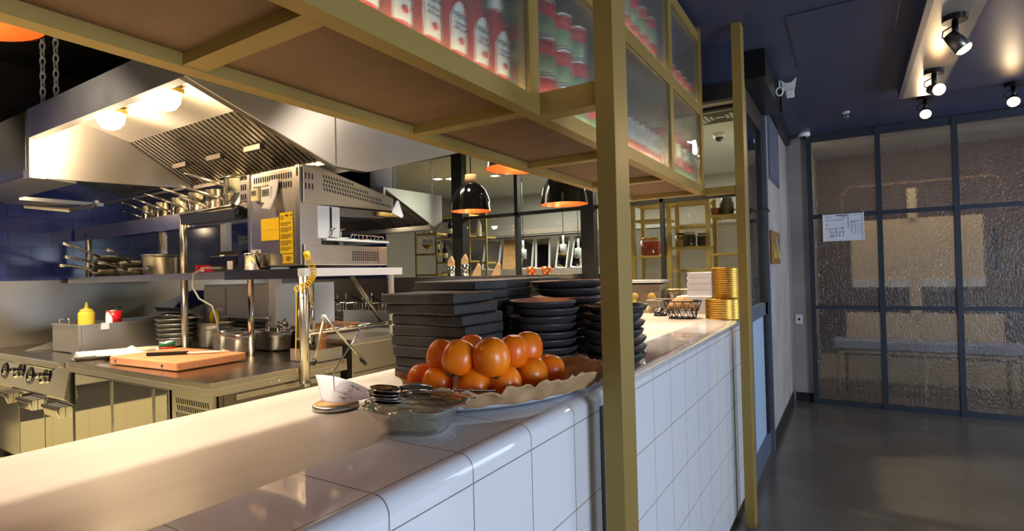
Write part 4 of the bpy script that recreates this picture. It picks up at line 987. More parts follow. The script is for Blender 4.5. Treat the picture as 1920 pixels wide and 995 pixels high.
# contact grill behind the pans
t = thing('contact_grill', 'steel panelled cooker with a black knob and two white stickers behind the pans', 'cooker', (-4.5, 2.9, .91))
obj('body', MB().box((-4.97, 2.72, .93), (-3.98, 3.35, 1.38)), 'alu', t, bevel=.008)
obj('control_panel', MB().box((-4.95, 2.705, .95), (-4.62, 2.72, 1.36)), 'satin', t)
obj('grill_mouth', MB().box((-4.58, 2.704, .95), (-4.0, 2.72, 1.10)), 'black', t)
for z in (1.0, 1.04, 1.08): obj('louvre', MB().box((-4.57, 2.695, z-.008), (-4.01, 2.705, z+.008)), 'steel_dark', t)
obj('lip', MB().box((-4.60, 2.66, 1.10), (-3.98, 2.72, 1.115)), 'alu', t)
k_ = obj('knob', MB().lathe([(0, 0), (.035, 0), (.03, .03), (0, .032)], (-4.72, 2.705, 1.03), 18, Matrix.Rotation(PI/2, 4, 'X')), 'black', t)
obj('pointer', MB().box((-4.725, 2.665, .975), (-4.70, 2.68, 1.04)), 'black', k_)
for x in (-4.84, -4.70): obj('sticker', MB().box((x-.055, 2.7035, 1.15), (x+.055, 2.705, 1.18)), 'label_white', t)
for x in (-4.92, -4.05):
    for y in (2.78, 3.3): obj('foot', MB().cyl((x, y, .912), .02, .019), 'black', t)
t = thing('island_rear_unit', 'steel unit forming the rear of the cooking island', 'unit', (-4.3, 2.9, 0))
obj('carcass', MB().box((-5.97, 2.40, .06), (-3.2, 3.45, .88)), 'steel_dark', t)
obj('top', MB().box((-5.97, 2.38, .88), (-3.16, 3.47, .91)), 'steel_h', t, bevel=.003)
obj('plinth', MB().box((-5.9, 2.5, 0), (-3.3, 3.4, .07)), 'black', t)
t = thing('steel_appliance', 'plain steel appliance with a folded edge at the end of the island', 'appliance', (-2.95, 2.7, 0))
obj('body', MB().box((-3.14, 2.42, .05), (-2.72, 3.05, .985)), 'satin', t, bevel=.004)
obj('top', MB().box((-3.15, 2.40, .985), (-2.70, 3.06, 1.02)), 'satin', t, bevel=.004)
obj('seam', MB().box((-2.721, 2.43, .80), (-2.715, 3.04, .806)), 'steel_dark', t)
obj('foot', MB().box((-3.1, 2.46, 0), (-2.76, 3.0, .05)), 'black', t)
t = thing('griddle', 'black griddle top standing behind the steel appliance', 'griddle', (-3.2, 3.3, .91))
obj('plate', MB().box((-3.95, 3.08, .915), (-3.18, 3.44, 1.0)), 'black', t, bevel=.006)
obj('guard', MB().box((-3.95, 3.42, .92), (-3.18, 3.44, 1.12)), 'satin', t)
t = thing('wooden_board', 'pale wooden board on a steel drawer right of the spoons', 'board', (-3.35, 2.62, 1.04))
obj('board', MB().box((-3.52, 2.55, 1.045), (-3.17, 2.98, 1.07)), 'wood_board', t, bevel=.004)
t = thing('steel_drawer_box', 'dark steel drawer box under the pale wooden board', 'drawer', (-3.35, 2.62, .91))
obj('box', MB().box((-3.50, 2.53, .912), (-3.17, 2.95, 1.04)), 'steel_dark', t, bevel=.004)
obj('front', MB().box((-3.51, 2.515, .912), (-3.165, 2.53, 1.042)), 'satin', t)
# pepper mill tray
t = thing('steel_tray', 'low steel tray holding the pepper mill and little bottles', 'tray', (-2.90, 2.30, .91))
m = MB()
pr = [(-.12, -.10), (.10, -.10), (.12, -.05), (.12, .10), (-.12, .10)]
m.prism(pr, 'z', .002, .006)
for (x0, y0_), (x1, y1_) in zip(pr, pr[1:]+pr[:1]): m.prism([(x0, y0_), (x1, y1_), (x1*.97, y1_*.97), (x0*.97, y0_*.97)], 'z', .004, .075)
obj('tray', m, 'satin', t, world=False)
t.location = (-2.845, 2.245, .911)
t = thing('pepper_mill', 'turned wooden pepper mill in the low steel tray', 'mill', (-2.845, 2.29, .918))
obj('base', MB().lathe([(0, 0), (.034, 0), (.035, .012), (.030, .03), (.026, .06), (.023, .09), (.028, .112), (.029, .13), (0, .13)], (0, 0, 0), 28), 'pepper', t, world=False)
obj('head', MB().lathe([(0, .131), (.026, .131), (.030, .15), (.038, .175), (.036, .20), (.022, .214), (0, .216)], (0, 0, 0), 28), 'pepper', t, world=False)
for i, (x, y, m_) in enumerate(((-2.90, 2.21, 'jar_dark'), (-2.87, 2.205, 'clay_pot'))):
    t = thing('spice_bottle', ('dark' if i == 0 else 'olive glazed')+' little bottle behind the upright pole beside the pepper mill', 'bottle', (x-.01, y, .918))
    obj('body', MB().lathe([(0, 0), (.022, 0), (.024, .008), (.024, .085), (.014, .1), (.014, .11), (0, .11)], (0, 0, 0), 18), m_, t, world=False)
    obj('cap', MB().cyl((0, 0, .11), .016, .022), 'black', t, world=False)
# ------------------------------------------------------------------ overshelf
t = thing('gantry_shelf', 'two tier stainless steel gantry shelf standing on the island', 'shelf', (-4.2, 2.4, .91))
obj('shelf_board', MB().box((-5.90, 2.05, 1.43), (-2.71, 2.80, 1.47)), 'steel_h', t, bevel=.003)
obj('shelf_edge', MB().box((-5.90, 2.03, 1.425), (-3.45, 2.05, 1.475)), 'satin', t)
obj('shelf_edge', MB().box((-3.45, 2.02, 1.42), (-2.71, 2.05, 1.478)), 'steel_dark', t)
obj('shelf_edge', MB().box((-2.71, 2.02, 1.43), (-2.65, 2.82, 1.478)), 'alu', t)
obj('upper_board', MB().box((-5.95, 2.13, 1.875), (-3.30, 2.60, 1.91)), 'steel_h', t)
obj('upper_edge', MB().box((-5.95, 2.10, 1.805), (-3.30, 2.13, 1.915)), 'steel', t)
for x, y, a, b in ((-5.72, 2.12, 1.475, 1.875), (-4.92, 2.34, 1.47, 1.875), (-4.08, 2.09, 1.475, 1.875), (-4.08, 2.09, .912, 1.43)): obj('leg', MB().tube([(x, y, a), (x, y, b)], .023, 14), 'steel', t)
obj('leg', MB().box((-3.80, 2.20, 1.475), (-3.73, 2.24, 1.875)), 'alu', t)
obj('leg', MB().tube([(-3.42, 2.18, .912), (-3.42, 2.18, 1.43)], .02, 14), 'chrome', t)
obj('leg', MB().tube([(-2.674, 2.03, .81), (-2.674, 2.03, 1.43)], .026, 16), 'steel', t)
obj('leg_collar', MB().cyl((-2.674, 2.03, .80), .032, .02), 'chrome', t)
obj('leg_bracket', MB().box((-2.70, 2.01, .82), (-2.675, 2.05, .86)), 'steel_dark', t)
obj('leg', MB().tube([(-2.72, 2.78, 1.022), (-2.72, 2.78, 1.43)], .02, 14), 'alu', t)
obj('leg', MB().tube([(-3.0, 2.33, .912), (-3.0, 2.33, 1.43)], .024, 14), 'chrome', t)
obj('rail', MB().tube([(-2.71, 2.05, 1.10), (-2.69, 2.70, 1.105)], .014, 12).box((-2.715, 2.68, 1.09), (-2.66, 2.72, 1.118)), 'chrome', t)
obj('brace', MB().tube([(-2.70, 2.41, 1.425), (-2.70, 2.67, 1.11)], .015, 10), 'steel_dark', t)
obj('brace', MB().tube([(-3.05, 2.30, 1.425), (-2.80, 2.08, 1.06)], .015, 10), 'steel_dark', t)
obj('column', MB().box((-3.80, 2.57, .912), (-3.72, 2.63, 1.43)), 'alu', t)
t = thing('hanging_tongs', 'open steel tongs hooked over the chrome rail', 'tongs', (-2.64, 2.2, 1.0))
for a, b in (((-2.625, 2.13, 1.19), (-2.625, 2.05, .92)), ((-2.62, 2.13, 1.19), (-2.60, 2.42, .87))):
    h = obj('arm', MB().tube([a, b], .008, 8, r2=.006), 'steel', t)
    obj('grip', MB().tube([Vector(a)*.12+Vector(b)*.88, b], .012, 8), 'black', h)
obj('hinge', MB().lathe([(0, 0), (.014, 0), (.014, .02), (0, .02)], (-2.635, 2.13, 1.19), 14, Matrix.Rotation(PI/2, 4, 'Y')), 'alu', t)
# ------------------------------------------------------------------ salamander grill
t = thing('salamander_grill', 'steel salamander grill seen from the back with yellow stickers', 'grill', (-2.97, 2.4, 1.478))
bp_ = obj('back_box', MB().box((-3.22, 2.05, 1.50), (-2.72, 2.20, 2.075)), 'steel', t, bevel=.004)
m = MB()
for r in range(2):
    for c in range(17): m.box((-3.16+.0225*c, 2.0475, 2.035-.055*r-.017), (-3.153+.0225*c, 2.0505, 2.035-.055*r+.017))
obj('vent_slots', m, 'black', bp_)
obj('corner_strip', MB().box((-2.752, 2.044, 1.50), (-2.712, 2.05, 2.085)), 'satin', bp_); obj('corner_strip', MB().box((-3.225, 2.044, 1.50), (-3.20, 2.05, 2.08)), 'satin', bp_)
m = MB().box((-2.738, 2.0415, 2.02), (-2.726, 2.0442, 2.07)); obj('strip_slot', m, 'black', bp_)
st = obj('side_tower', MB().box((-3.32, 2.05, 1.92), (-3.228, 2.2, 2.055)), 'satin', t, bevel=.003)
m = MB()
for r in range(2):
    for c in range(3): m.box((-3.30+.022*c, 2.0475, 1.93+.06*r), (-3.293+.022*c, 2.0505, 1.965+.06*r))
obj('vent_slots', m, 'black', st)
hd = obj('heater_head', MB().prism([(2.06, 1.86), (2.06, 2.085), (2.16, 2.095), (2.80, 1.965), (2.80, 1.875), (2.10, 1.86)], 'x', -3.12, -2.70), 'steel', t, bevel=.006)
m = MB()
for r in range(4):
    n = (12, 18, 24, 28)[r]
    for c in range(n):
        y = 2.20+.0205*c+(.006 if r % 2 else 0); z = 2.045-.026*r-(y-2.2)*.10
        if y < 2.76 and z < 2.093-(y-2.16)*.2-.012: m.prism([(y, z), (y+.008, z), (y+.014, z-.018), (y+.006, z-.018)], 'x', -2.7015, -2.699)
obj('vent_slots', m, 'black', hd)
m = MB()
for r in range(2):
    for c in range(3): m.box((-2.7015, 2.075+.024*c, 1.945+.06*r), (-2.6985, 2.082+.024*c, 1.98+.06*r))
obj('vent_slots', m, 'black', hd)
obj('burner_box', MB().prism([(2.24, 1.86), (2.76, 1.868), (2.74, 1.82), (2.26, 1.80)], 'x', -3.08, -2.74), 'steel_dark', t)
obj('handle_bracket', MB().prism([(2.78, 1.86), (2.83, 1.95), (2.845, 1.95), (2.89, 1.845), (2.875, 1.83)], 'x', -2.70, -2.692), 'alu', t)
obj('handle_rod', MB().tube([(-2.71, 2.66, 1.845), (-2.71, 2.85, 1.848)], .014, 10), 'brass', t)
obj('column', MB().box((-3.10, 2.17, 1.66), (-2.715, 2.34, 1.86)), 'alu', t, bevel=.004)
obj('column_slot', MB().box((-2.716, 2.26, 1.68), (-2.7125, 2.275, 1.855)), 'black', t)
bs = obj('base_box', MB().box((-3.15, 2.06, 1.495), (-2.70, 2.73, 1.62)), 'steel', t, bevel=.005)
m = MB()
for r in range(4):
    for c in range(13):
        y = 2.42+.0175*c; z = 1.585-.016*r
        m.prism([(y, z), (y+.008, z), (y+.013, z-.012), (y+.005, z-.012)], 'x', -2.7015, -2.6985)
obj('vent_slots', m, 'black', bs)
obj('base_seam', MB().box((-2.7012, 2.645, 1.50), (-2.699, 2.648, 1.615)), 'steel_dark', bs)
rk = MB(); rk.tube([(-2.71, 2.24, 1.665), (-2.71, 2.75, 1.66)], .007, 8); rk.tube([(-3.05, 2.24, 1.665), (-3.05, 2.75, 1.66)], .006, 8)
for k in range(12): rk.tube([(-3.05, 2.26+.043*k, 1.667), (-2.71, 2.26+.043*k, 1.665)], .003, 6)
for y in (2.26, 2.34): rk.tube([(-2.71, y, 1.665), (-2.71, y, 1.715), (-2.71, y+.035, 1.725)], .005, 8)
rk.tube([(-2.72, 2.42, 1.665), (-2.72, 2.44, 1.695), (-2.72, 2.71, 1.69), (-2.72, 2.725, 1.665)], .004, 8)
for k in range(7): rk.tube([(-2.72, 2.46+.035*k, 1.665), (-2.72, 2.46+.035*k, 1.69)], .003, 6)
obj('rack', rk, 'chrome', t)
obj('drip_plate', MB().box((-3.08, 2.22, 1.648), (-2.70, 2.75, 1.658)), 'alu', t)
obj('rack_support', MB().box((-2.86, 2.40, 1.62), (-2.80, 2.44, 1.649)), 'chrome', t)
for x in (-3.1, -2.75):
    for y in (2.1, 2.7): obj('foot', MB().cyl((x, y, 1.480), .012, .016), 'black', t)
def sticker(x0, x1, z0, z1, par):
    return obj('sticker', MB().box((x0, 2.0465, z0), (x1, 2.0492, z1)), 'label_yellow', par)
s1 = sticker(-3.09, -2.915, 1.655, 1.79, bp_); s2 = sticker(-2.905, -2.785, 1.57, 1.815, bp_); s3 = sticker(-2.885, -2.785, 1.51, 1.565, bp_)
o0 = ORIGIN[bp_.name]
text('lettering', 'CE', .032, 'ink_black', s2, Vector((-2.885, 2.046, 1.785))-o0, (PI/2, 0, 0))
m = MB(); yq = (2.0458, 2.0466)
def dash(x0, x1, z, h=.0022): m.box((x0, yq[0], z), (x1, yq[1], z+h))
dash(-2.85, -2.835, 1.79, .012); dash(-2.83, -2.823, 1.785, .016); dash(-2.805, -2.79, 1.792, .008); dash(-2.805, -2.79, 1.772, .003)
z = 1.752
for blk in (3, 4, 4, 4, 3):
    for k in range(blk):
        dash(-2.897, -2.793-(.03 if k == blk-1 else 0)-R.random()*.006, z, .0028); z -= .0075
    z -= .009
obj('printed_lines', m, 'ink_black', s2)
m = MB(); x = -3.065
for k in range(15):
    ww = R.choice((.004, .006, .006, .005)); dash(x, x+ww, 1.716, .007); x += ww+R.choice((.003, .003, .006))
    if x > -2.935: break
for k in range(3): dash(-3.02+.012*k, -3.015+.012*k, 1.695, .004)
dash(-3.005, -2.998, 1.752, .006)
obj('printed_lines', m, 'coil', s1)
m = MB(); 
for k in range(6):
    for j in range(4):
        if (k*3+j) % 5: dash(-2.85+.008*k, -2.844+.008*k, 1.525+.007*j, .005)
for j in range(4): dash(-2.878, -2.873, 1.525+.008*j, .005)
obj('printed_marks', m, 'ink_black', s3)
t2 = thing('white_sticker_pot', 'polished steel beaker standing at the foot of the grill back', 'beaker', (-3.115, 1.99, 1.479))
o = obj('beaker', MB().lathe([(0, 0), (.045, 0), (.045, .085), (.047, .088), (.047, .10), (.044, .10), (.043, .006)], (0, 0, 0), 32), 'chrome', t2, world=False)
t2.location = (-3.105, 1.995, 1.479); t2.name = 'steel_beaker'
obj('paper_sticker', MB().box((-3.205, 2.0468, 1.545), (-3.10, 2.0492, 1.605)), 'label_white', bp_)
m = MB()
for k in range(5):
    for j in range(4): m.box((-3.15+.006*k, 2.046, 1.575+.006*j), (-3.146+.006*k, 2.0468, 1.579+.006*j))
obj('printed_marks', m, 'ink_black', bp_)
def thermo(x, z, w_, h, mm, label):
    t = thing('digital_thermometer', label, 'thermometer', (x, 2.045, z))
    obj('case', MB().box((-w_/2, -.022, -h/2), (w_/2, 0, h/2)), mm, t, world=False, bevel=.004)
    d_ = obj('display', MB().box((-w_*.36, -.024, -h*.12), (w_*.36, -.022, h*.32)), 'lcd', t, world=False)
    text('digits', '88' if w_ < .08 else '8:8', h*.26, 'ink_black', d_, (0, -.0243, h*.10), (PI/2, 0, 0))
thermo(-3.125, 1.945, .072, .075, 'ivory', 'small cream digital thermometer on the grill back')
thermo(-3.005, 1.935, .098, .095, 'white_plastic', 'larger white digital thermometer on the grill back')
def pf(u, v): return Vector((-2.985+.085*u-.045*(1-v)**1.6+.0, 2.043-.002-.03*(1-v)**2.2-.004*math.sin(u*PI), 1.85+.17*v-.012*u*(1-v)))
o = obj('paper_slip', MB().grid(pf, 6, 14), 'paper', None, solid=.0006); tag(o, 'curling white paper slip tucked behind the larger thermometer', 'paper')
# yellow coiled gas cable
pts = []
n = 150
for i in range(n):
    u = i/(n-1)
    c = Vector((-2.655, 2.05, 1.53))*(1-u)**2+Vector((-2.63, 2.12, 1.40))*2*u*(1-u)+Vector((-2.66, 1.97, 1.36))*u*u
    a = u*2*PI*13; pts.append(c+Vector((.012*math.cos(a), .014*math.cos(a), .014*math.sin(a))))
t = thing('coiled_cable', 'yellow coiled cable hanging from the corner of the gantry shelf', 'cable', (-2.66, 2.0, 1.4))
obj('coil', MB().tube(pts, .0035, 6), 'coil', t)
obj('plug', MB().tube([(-2.67, 2.05, 1.57), (-2.655, 2.05, 1.53)], .018, 10), 'yellow', t)
obj('straight_lead', MB().tube([(-2.66, 1.97, 1.36), (-2.68, 1.985, 1.25), (-2.70, 1.99, 1.0), (-2.70, 1.99, .95)], .0035, 6), 'coil', t)
# things on the gantry shelf
t = thing('label_printer', 'black receipt printer on the gantry shelf left of the grill', 'printer', (-3.58, 2.2, 1.47))
obj('case', MB().prism([(2.10, 1.472), (2.30, 1.472), (2.30, 1.60), (2.26, 1.625), (2.12, 1.615), (2.075, 1.58), (2.075, 1.52)], 'x', -3.72, -3.40), 'black', t, bevel=.008)
obj('case_sticker', MB().box((-3.60, 2.077, 1.575), (-3.55, 2.082, 1.59)), 'label_white', t)
obj('paper_feed', MB().box((-3.50, 2.068, 1.49), (-3.44, 2.074, 1.545)), 'paper', t)
obj('side_plate', MB().box((-3.40, 2.08, 1.475), (-3.335, 2.12, 1.59)), 'steel_dark', t)
t = thing('cable_box', 'bright red plastic box on the gantry shelf beside the printer', 'box', (-3.80, 2.12, 1.475))
obj('box', MB().box((-.085, -.03, 0), (.09, .04, .045)), 'red', t, world=False, bevel=.006)
obj('box_end', MB().box((-.11, -.04, 0), (-.085, .05, .055)), 'red', t, world=False, bevel=.003)
obj('box_sticker', MB().box((-.06, -.032, .008), (-.02, -.03, .036)), 'label_white', t, world=False)
t = single('grey_cable', MB().tube([(-3.55, 2.06, 1.50), (-3.72, 2.035, 1.505), (-3.80, 2.01, 1.47), (-3.80, 2.0, 1.38), (-3.72, 2.0, 1.30), (-3.60, 2.02, 1.25), (-3.56, 2.03, 1.15), (-3.58, 2.05, 1.0)], .006, 8), 'cable', 'thin grey cable looping from the printer down past the shelf edge', 'cable')
t = thing('plastic_bag_roll', 'crumpled clear plastic bag hanging above the printer', 'bag', (-3.35, 2.3, 1.65))
def bagp(u, v): return Vector((-3.58+.28*u, 2.20+.1*math.sin(u*PI)*(v-.5)+.02*mnoise.noise(Vector((u*5, v*5, 0))), 1.66+.07*v+.03*mnoise.noise(Vector((u*4, v*3, 8)))))
obj('film', MB().grid(bagp, 16, 10), 'clear_plastic', t, solid=.001)
t.name = 'plastic_bag'
t = pot((-4.72, 2.24, 1.475), .125, .15, 'grey steel pot with a lid on the gantry shelf', 'lidded_pot')
obj('lid', MB().lathe([(.14, .156), (.138, .162), (.1, .165), (0, .166)], (0, 0, 0), 36), 'satin', t, world=False)
obj('handle', MB().box((-.06, -.14, .045), (.06, -.12, .06)), 'satin', t, world=False)
t = thing('plastic_tongs', 'white scalloped tongs standing upright on the lidded pot', 'tongs', (-4.66, 2.24, 1.642))
m = MB(); pts = [(0, .0)]; 
prf = [(-.022, 0)]+[(-.022-.006*math.sin(k*PI), .02*k) for k in range(1, 9)]+[(-.012, .175), (.012, .172)]+[(.022+.008*abs(math.sin(k*PI*.5)), .155-.02*k) for k in range(8)]+[(.03, 0)]
m.prism(prf, 'y', -.008, .008); obj('blade', m, 'label_white', t, world=False, bevel=.002)
def pan(loc, r, rz, tilt, label):
    t = thing('frying_pan', label, 'pan', loc, 'frying pans stacked on the gantry shelf')
    obj('pan_body', MB().lathe([(0, 0), (r*.72, 0), (r, .055), (r*1.02, .057), (r*.98, .055), (r*.70, .005), (0, .004)], (0, 0, 0), 36), 'satin', t, world=False)
    obj('handle', MB().tube([(-r*.95, 0, .045), (-r-.06, 0, .06), (-r-.24, 0, .085), (-r-.34, 0, .09)], .0105, 8), 'steel', t, world=False)
    t.rotation_euler = (0, tilt, rz); return t
pan((-5.40, 2.16, 1.475), .15, 2.05, .0, 'lowest frying pan of the left stack on the gantry shelf')
pan((-5.40, 2.17, 1.522), .15, 2.10, .04, 'middle frying pan of the left stack, handle almost level')
pan((-5.41, 2.18, 1.572), .15, 2.02, .16, 'frying pan on top of the left stack, handle pointing up')
pan((-4.98, 2.17, 1.475), .13, 2.22, .02, 'lower frying pan of the right stack near the lidded pot')
pan((-4.98, 2.18, 1.518), .13, 2.30, .14, 'upper frying pan of the right stack with a raised handle')
t = single('steel_tray_flat', MB().box((-.42, -.16, 0), (.42, .16, .012)).box((-.42, -.16, .012), (.42, -.15, .035)).box((-.42, .15, .012), (.42, .16, .035)).box((-.42, -.15, .012), (-.41, .15, .035)).box((.41, -.15, .012), (.42, .15, .035)), 'satin', 'flat steel tray pushed under the printer on the gantry shelf', 'tray', (-4.12, 2.52, 1.472))
t.name = 'baking_tray'
# saucepans in pairs on the upper tier
def sauce(loc, r, h, rz, label, first=None):
    if first:
        t = dup(first, loc, rz, label); t.scale = (r/.1, r/.1, h/.085); return t
    t = thing('saucepan', label, 'saucepan', loc, 'saucepans stacked in pairs on the upper tier')
    obj('pan_body', MB().lathe([(0, 0), (.096, 0), (.1, .005), (.1, .083), (.103, .085), (.097, .083), (.096, .006), (0, .005)], (0, 0, 0), 32), 'chrome', t, world=False)
    h_ = obj('handle', MB().tube([(-.098, 0, .055), (-.15, 0, .075), (-.30, 0, .13)], .011, 8), 'steel', t, world=False)
    obj('handle_ring', MB().tube([(-.31+.012*math.cos(2*PI*k/12), .012*math.sin(2*PI*k/12), .133) for k in range(12)], .004, 6, closed=True), 'steel', h_, world=False)
    m = MB()
    for y in (-.018, .018): m.lathe([(0, 0), (.009, 0), (.007, .006), (0, .007)], (-.100, y, .055), 10, Matrix.Rotation(-PI/2, 4, 'Y'))
    obj('rivets', m, 'chrome', t, world=False)
    t.rotation_euler[2] = rz; return t
sx = [(-3.58, .125, .095), (-3.98, .092, .082), (-4.22, .092, .082), (-4.47, .092, .075), (-4.75, .08, .07), (-4.98, .075, .065)]
f0 = None
wh = ['widest, closest to the grill', 'second from the grill', 'third from the grill', 'fourth from the grill', 'fifth from the grill', 'farthest from the grill']
for i, (x, r, h) in enumerate(sx):
    for lv in range(2):
        loc = (x+.006*lv, 2.30-(.06 if i == 0 else 0), 1.917+lv*(h+.002)*.93+lv*h*.08)
        rz = .62+R.uniform(-.1, .1)
        lab = '%s steel saucepan of the pair %s' % (('lower', 'upper')[lv], wh[i])
        if f0 is None: f0 = sauce(loc, .1, .085, rz, lab); f0.scale = (r/.1, r/.1, h/.085)
        else: sauce(loc, r, h, rz, lab, f0)
t = single('domed_cover', MB().lathe([(.126, 0), (.12, .012), (.08, .03), (.02, .038), (0, .038)], (0, 0, 0), 36), 'chrome', 'domed steel cover on the widest pair of saucepans', 'cover', (-3.572, 2.215, 2.110))
# rolled holder under the upper tier
t = thing('film_dispenser', 'dark grey film dispenser fixed under the upper tier beside the grill', 'dispenser', (-3.68, 2.07, 1.90))
obj('case', MB().prism([(2.02, 1.815), (2.09, 1.815), (2.095, 1.895), (2.04, 1.902), (2.015, 1.88)], 'x', -3.98, -3.335), 'frame', t, bevel=.006)
obj('front_roll', MB().tube([(-3.97, 2.025, 1.885), (-3.345, 2.025, 1.89)], .018, 12), 'steel_dark', t)
obj('end_cap', MB().lathe([(0, 0), (.035, 0), (.03, .02), (0, .022)], (-3.335, 2.05, 1.865), 18, Matrix.Rotation(PI/2, 4, 'Y')), 'black', t)
# order screen at the back
t = thing('order_screen', 'slanted order screen terminal behind the steel bowls', 'screen', (-5.3, 2.75, .91))
obj('housing', MB().prism([(2.62, .912), (2.62, 1.16), (2.95, 1.30), (2.95, .912)], 'x', -5.62, -5.02), 'alu', t, bevel=.006)
obj('screen', MB().prism([(2.605, 1.165), (2.60, 1.18), (2.95, 1.325), (2.955, 1.31)], 'x', -5.63, -5.01), 'black_gloss', t)
obj('front_bar', MB().box((-5.55, 2.585, 1.145), (-5.1, 2.61, 1.18)), 'black', t, bevel=.004)
obj('cable', MB().tube([(-5.45, 2.60, 1.10), (-5.45, 2.56, 1.0), (-5.35, 2.58, 1.06), (-5.25, 2.6, 1.05)], .01, 8), 'black', t)

# ================================================================== HOODS
# main island hood
t = thing('extraction_hood', 'large stainless steel extraction hood over the island', 'hood', (-4.2, 2.4, 2.6))
X0, X1 = -4.5, -2.60
obj('front_lip', MB().prism([(1.345, 2.37), (1.335, 2.55), (1.35, 2.56), (1.40, 2.56), (1.40, 2.54), (1.365, 2.54), (1.365, 2.395), (1.40, 2.395), (1.40, 2.37)], 'x', X0+.02, X1), 'steel_hood', t, bevel=.002)
obj('top_panel', MB().box((X0+.02, 1.40, 2.545), (X1, 3.60, 2.56)), 'steel_hood', t)
obj('light_panel', MB().prism([(1.40, 2.53), (1.62, 2.535), (1.78, 2.49), (1.93, 2.45), (1.93, 2.46), (1.78, 2.50), (1.62, 2.545), (1.40, 2.545)], 'x', X0+.02, X1-.01), 'steel_hood', t)
# end panel with a shallow V outline
prf = [(1.345, 2.37), (2.20, 2.085), (2.46, 2.085), (3.60, 2.43), (3.60, 2.66), (1.40, 2.66), (1.335, 2.55)]
obj('end_panel', MB().prism(prf, 'x', X1, X1+.012), 'steel_hood', t)
obj('end_panel_seam', MB().box((X1+.011, 2.208, 2.09), (X1+.0145, 2.214, 2.66)), 'steel', t)
obj('end_lip', MB().prism([(1.345, 2.37), (2.20, 2.085), (2.46, 2.085), (2.46, 2.10), (2.205, 2.10), (1.35, 2.385)], 'x', X1-.045, X1), 'steel_dark', t)
obj('divider', MB().prism([(1.345, 2.55), (2.06, 2.50), (2.36, 2.22), (2.36, 2.16), (1.39, 2.115), (1.345, 2.13)], 'x', X0, X0+.02), 'steel_hood', t)
obj('divider_foot', MB().box((X0, 1.32, 2.10), (X0+.10, 1.40, 2.16)), 'satin', t)
fa, fb = Vector((0, 1.93, 2.45)), Vector((0, 2.38, 2.175))
dd = (fb-fa); nn = Vector((0, -dd.z, dd.y)).normalized()
def filters(x0, x1, fa, fb, par, n, nn):
    pl = MB(); p = [fa+nn*.03, fb+nn*.03, fb+nn*.045, fa+nn*.045]
    pl.prism([(q.y, q.z) for q in p], 'x', x0, x1); obj('filter_back', pl, 'steel_dark', par)
    w_ = (x1-x0)/n
    for k in range(n):
        a = x0+w_*k; m = MB()
        cnt = max(4, int(w_/.048))
        for i in range(cnt):
            u0 = a+w_*(i+.12)/cnt; u1 = a+w_*(i+.72)/cnt
            A = [fa-nn*0, fb-nn*0, fb+nn*.028, fa+nn*.028]
            m.prism([(q.y, q.z) for q in A], 'x', u0, u1)
        f = obj('grease_filter', m, 'steel', par)
        c = fa*.45+fb*.55
        obj('filter_handle', MB().box((a+w_*.5-.09, c.y-.03, c.z-.028), (a+w_*.5+.09, c.y+.005, c.z+.006)), 'steel_dark', f)
filters(X0+.03, X1-.05, fa, fb, t, 4, nn)
obj('grease_trough', MB().prism([(2.37, 2.155), (2.62, 2.155), (2.62, 2.19), (2.60, 2.19), (2.60, 2.17), (2.39, 2.17), (2.39, 2.20), (2.37, 2.20)], 'x', X0+.03, X1-.002), 'satin', t)
# two lamps in the hood
for i, x in enumerate((-3.97, -3.29)):
    l = thing('hood_lamp', 'glowing round lamp inside the hood, %s one' % ('left' if i == 0 else 'right'), 'lamp', (x, 1.60, 2.518), 'lamps inside the main hood')
    obj('base', MB().box((-.09, -.06, -.028), (.09, .06, .0)), 'brass', l, world=False, bevel=.004)
    obj('globe', MB().lathe([(.085, -.028), (.088, -.04), (.08, -.08), (.055, -.11), (.02, -.124), (0, -.125)], (0, 0, 0), 28, sx=1.1, sy=.85), 'bulb', l, world=False)
    light('hood_light', 'POINT', (x, 1.60, 2.34), 4.5, WARM, .06)
# lower neighbouring hood at the left
t = thing('side_hood', 'deeper steel hood continuing the main hood at the left edge', 'hood', (-5.2, 1.8, 2.4))
obj('front_fascia', MB().box((-5.97, 1.335, 2.13), (-4.512, 1.35, 2.545)), 'steel_dark', t)
obj('top_panel', MB().box((-5.97, 1.35, 2.53), (-4.512, 3.6, 2.545)), 'steel_dark', t)
obj('bottom_lip', MB().prism([(1.35, 2.13), (1.62, 2.115), (1.62, 2.13), (1.35, 2.145)], 'x', -5.97, -4.55), 'satin', t)
filters(-5.6, -4.53, Vector((0, 1.64, 2.36)), Vector((0, 2.34, 2.20)), t, 2, Vector((0, .39, .92)))
obj('end_baffle', MB().box((-5.97, 1.62, 2.10), (-5.62, 2.2, 2.13)), 'satin', t)
obj('rear_trough', MB().box((-5.97, 2.34, 2.16), (-4.52, 2.55, 2.18)), 'satin', t)
obj('corner_frame', MB().tube([(-5.95, 1.75, 2.09), (-5.75, 2.0, 2.06), (-5.3, 2.0, 2.06), (-5.1, 1.95, 2.07)], .018, 4, smooth=False), 'satin', t)
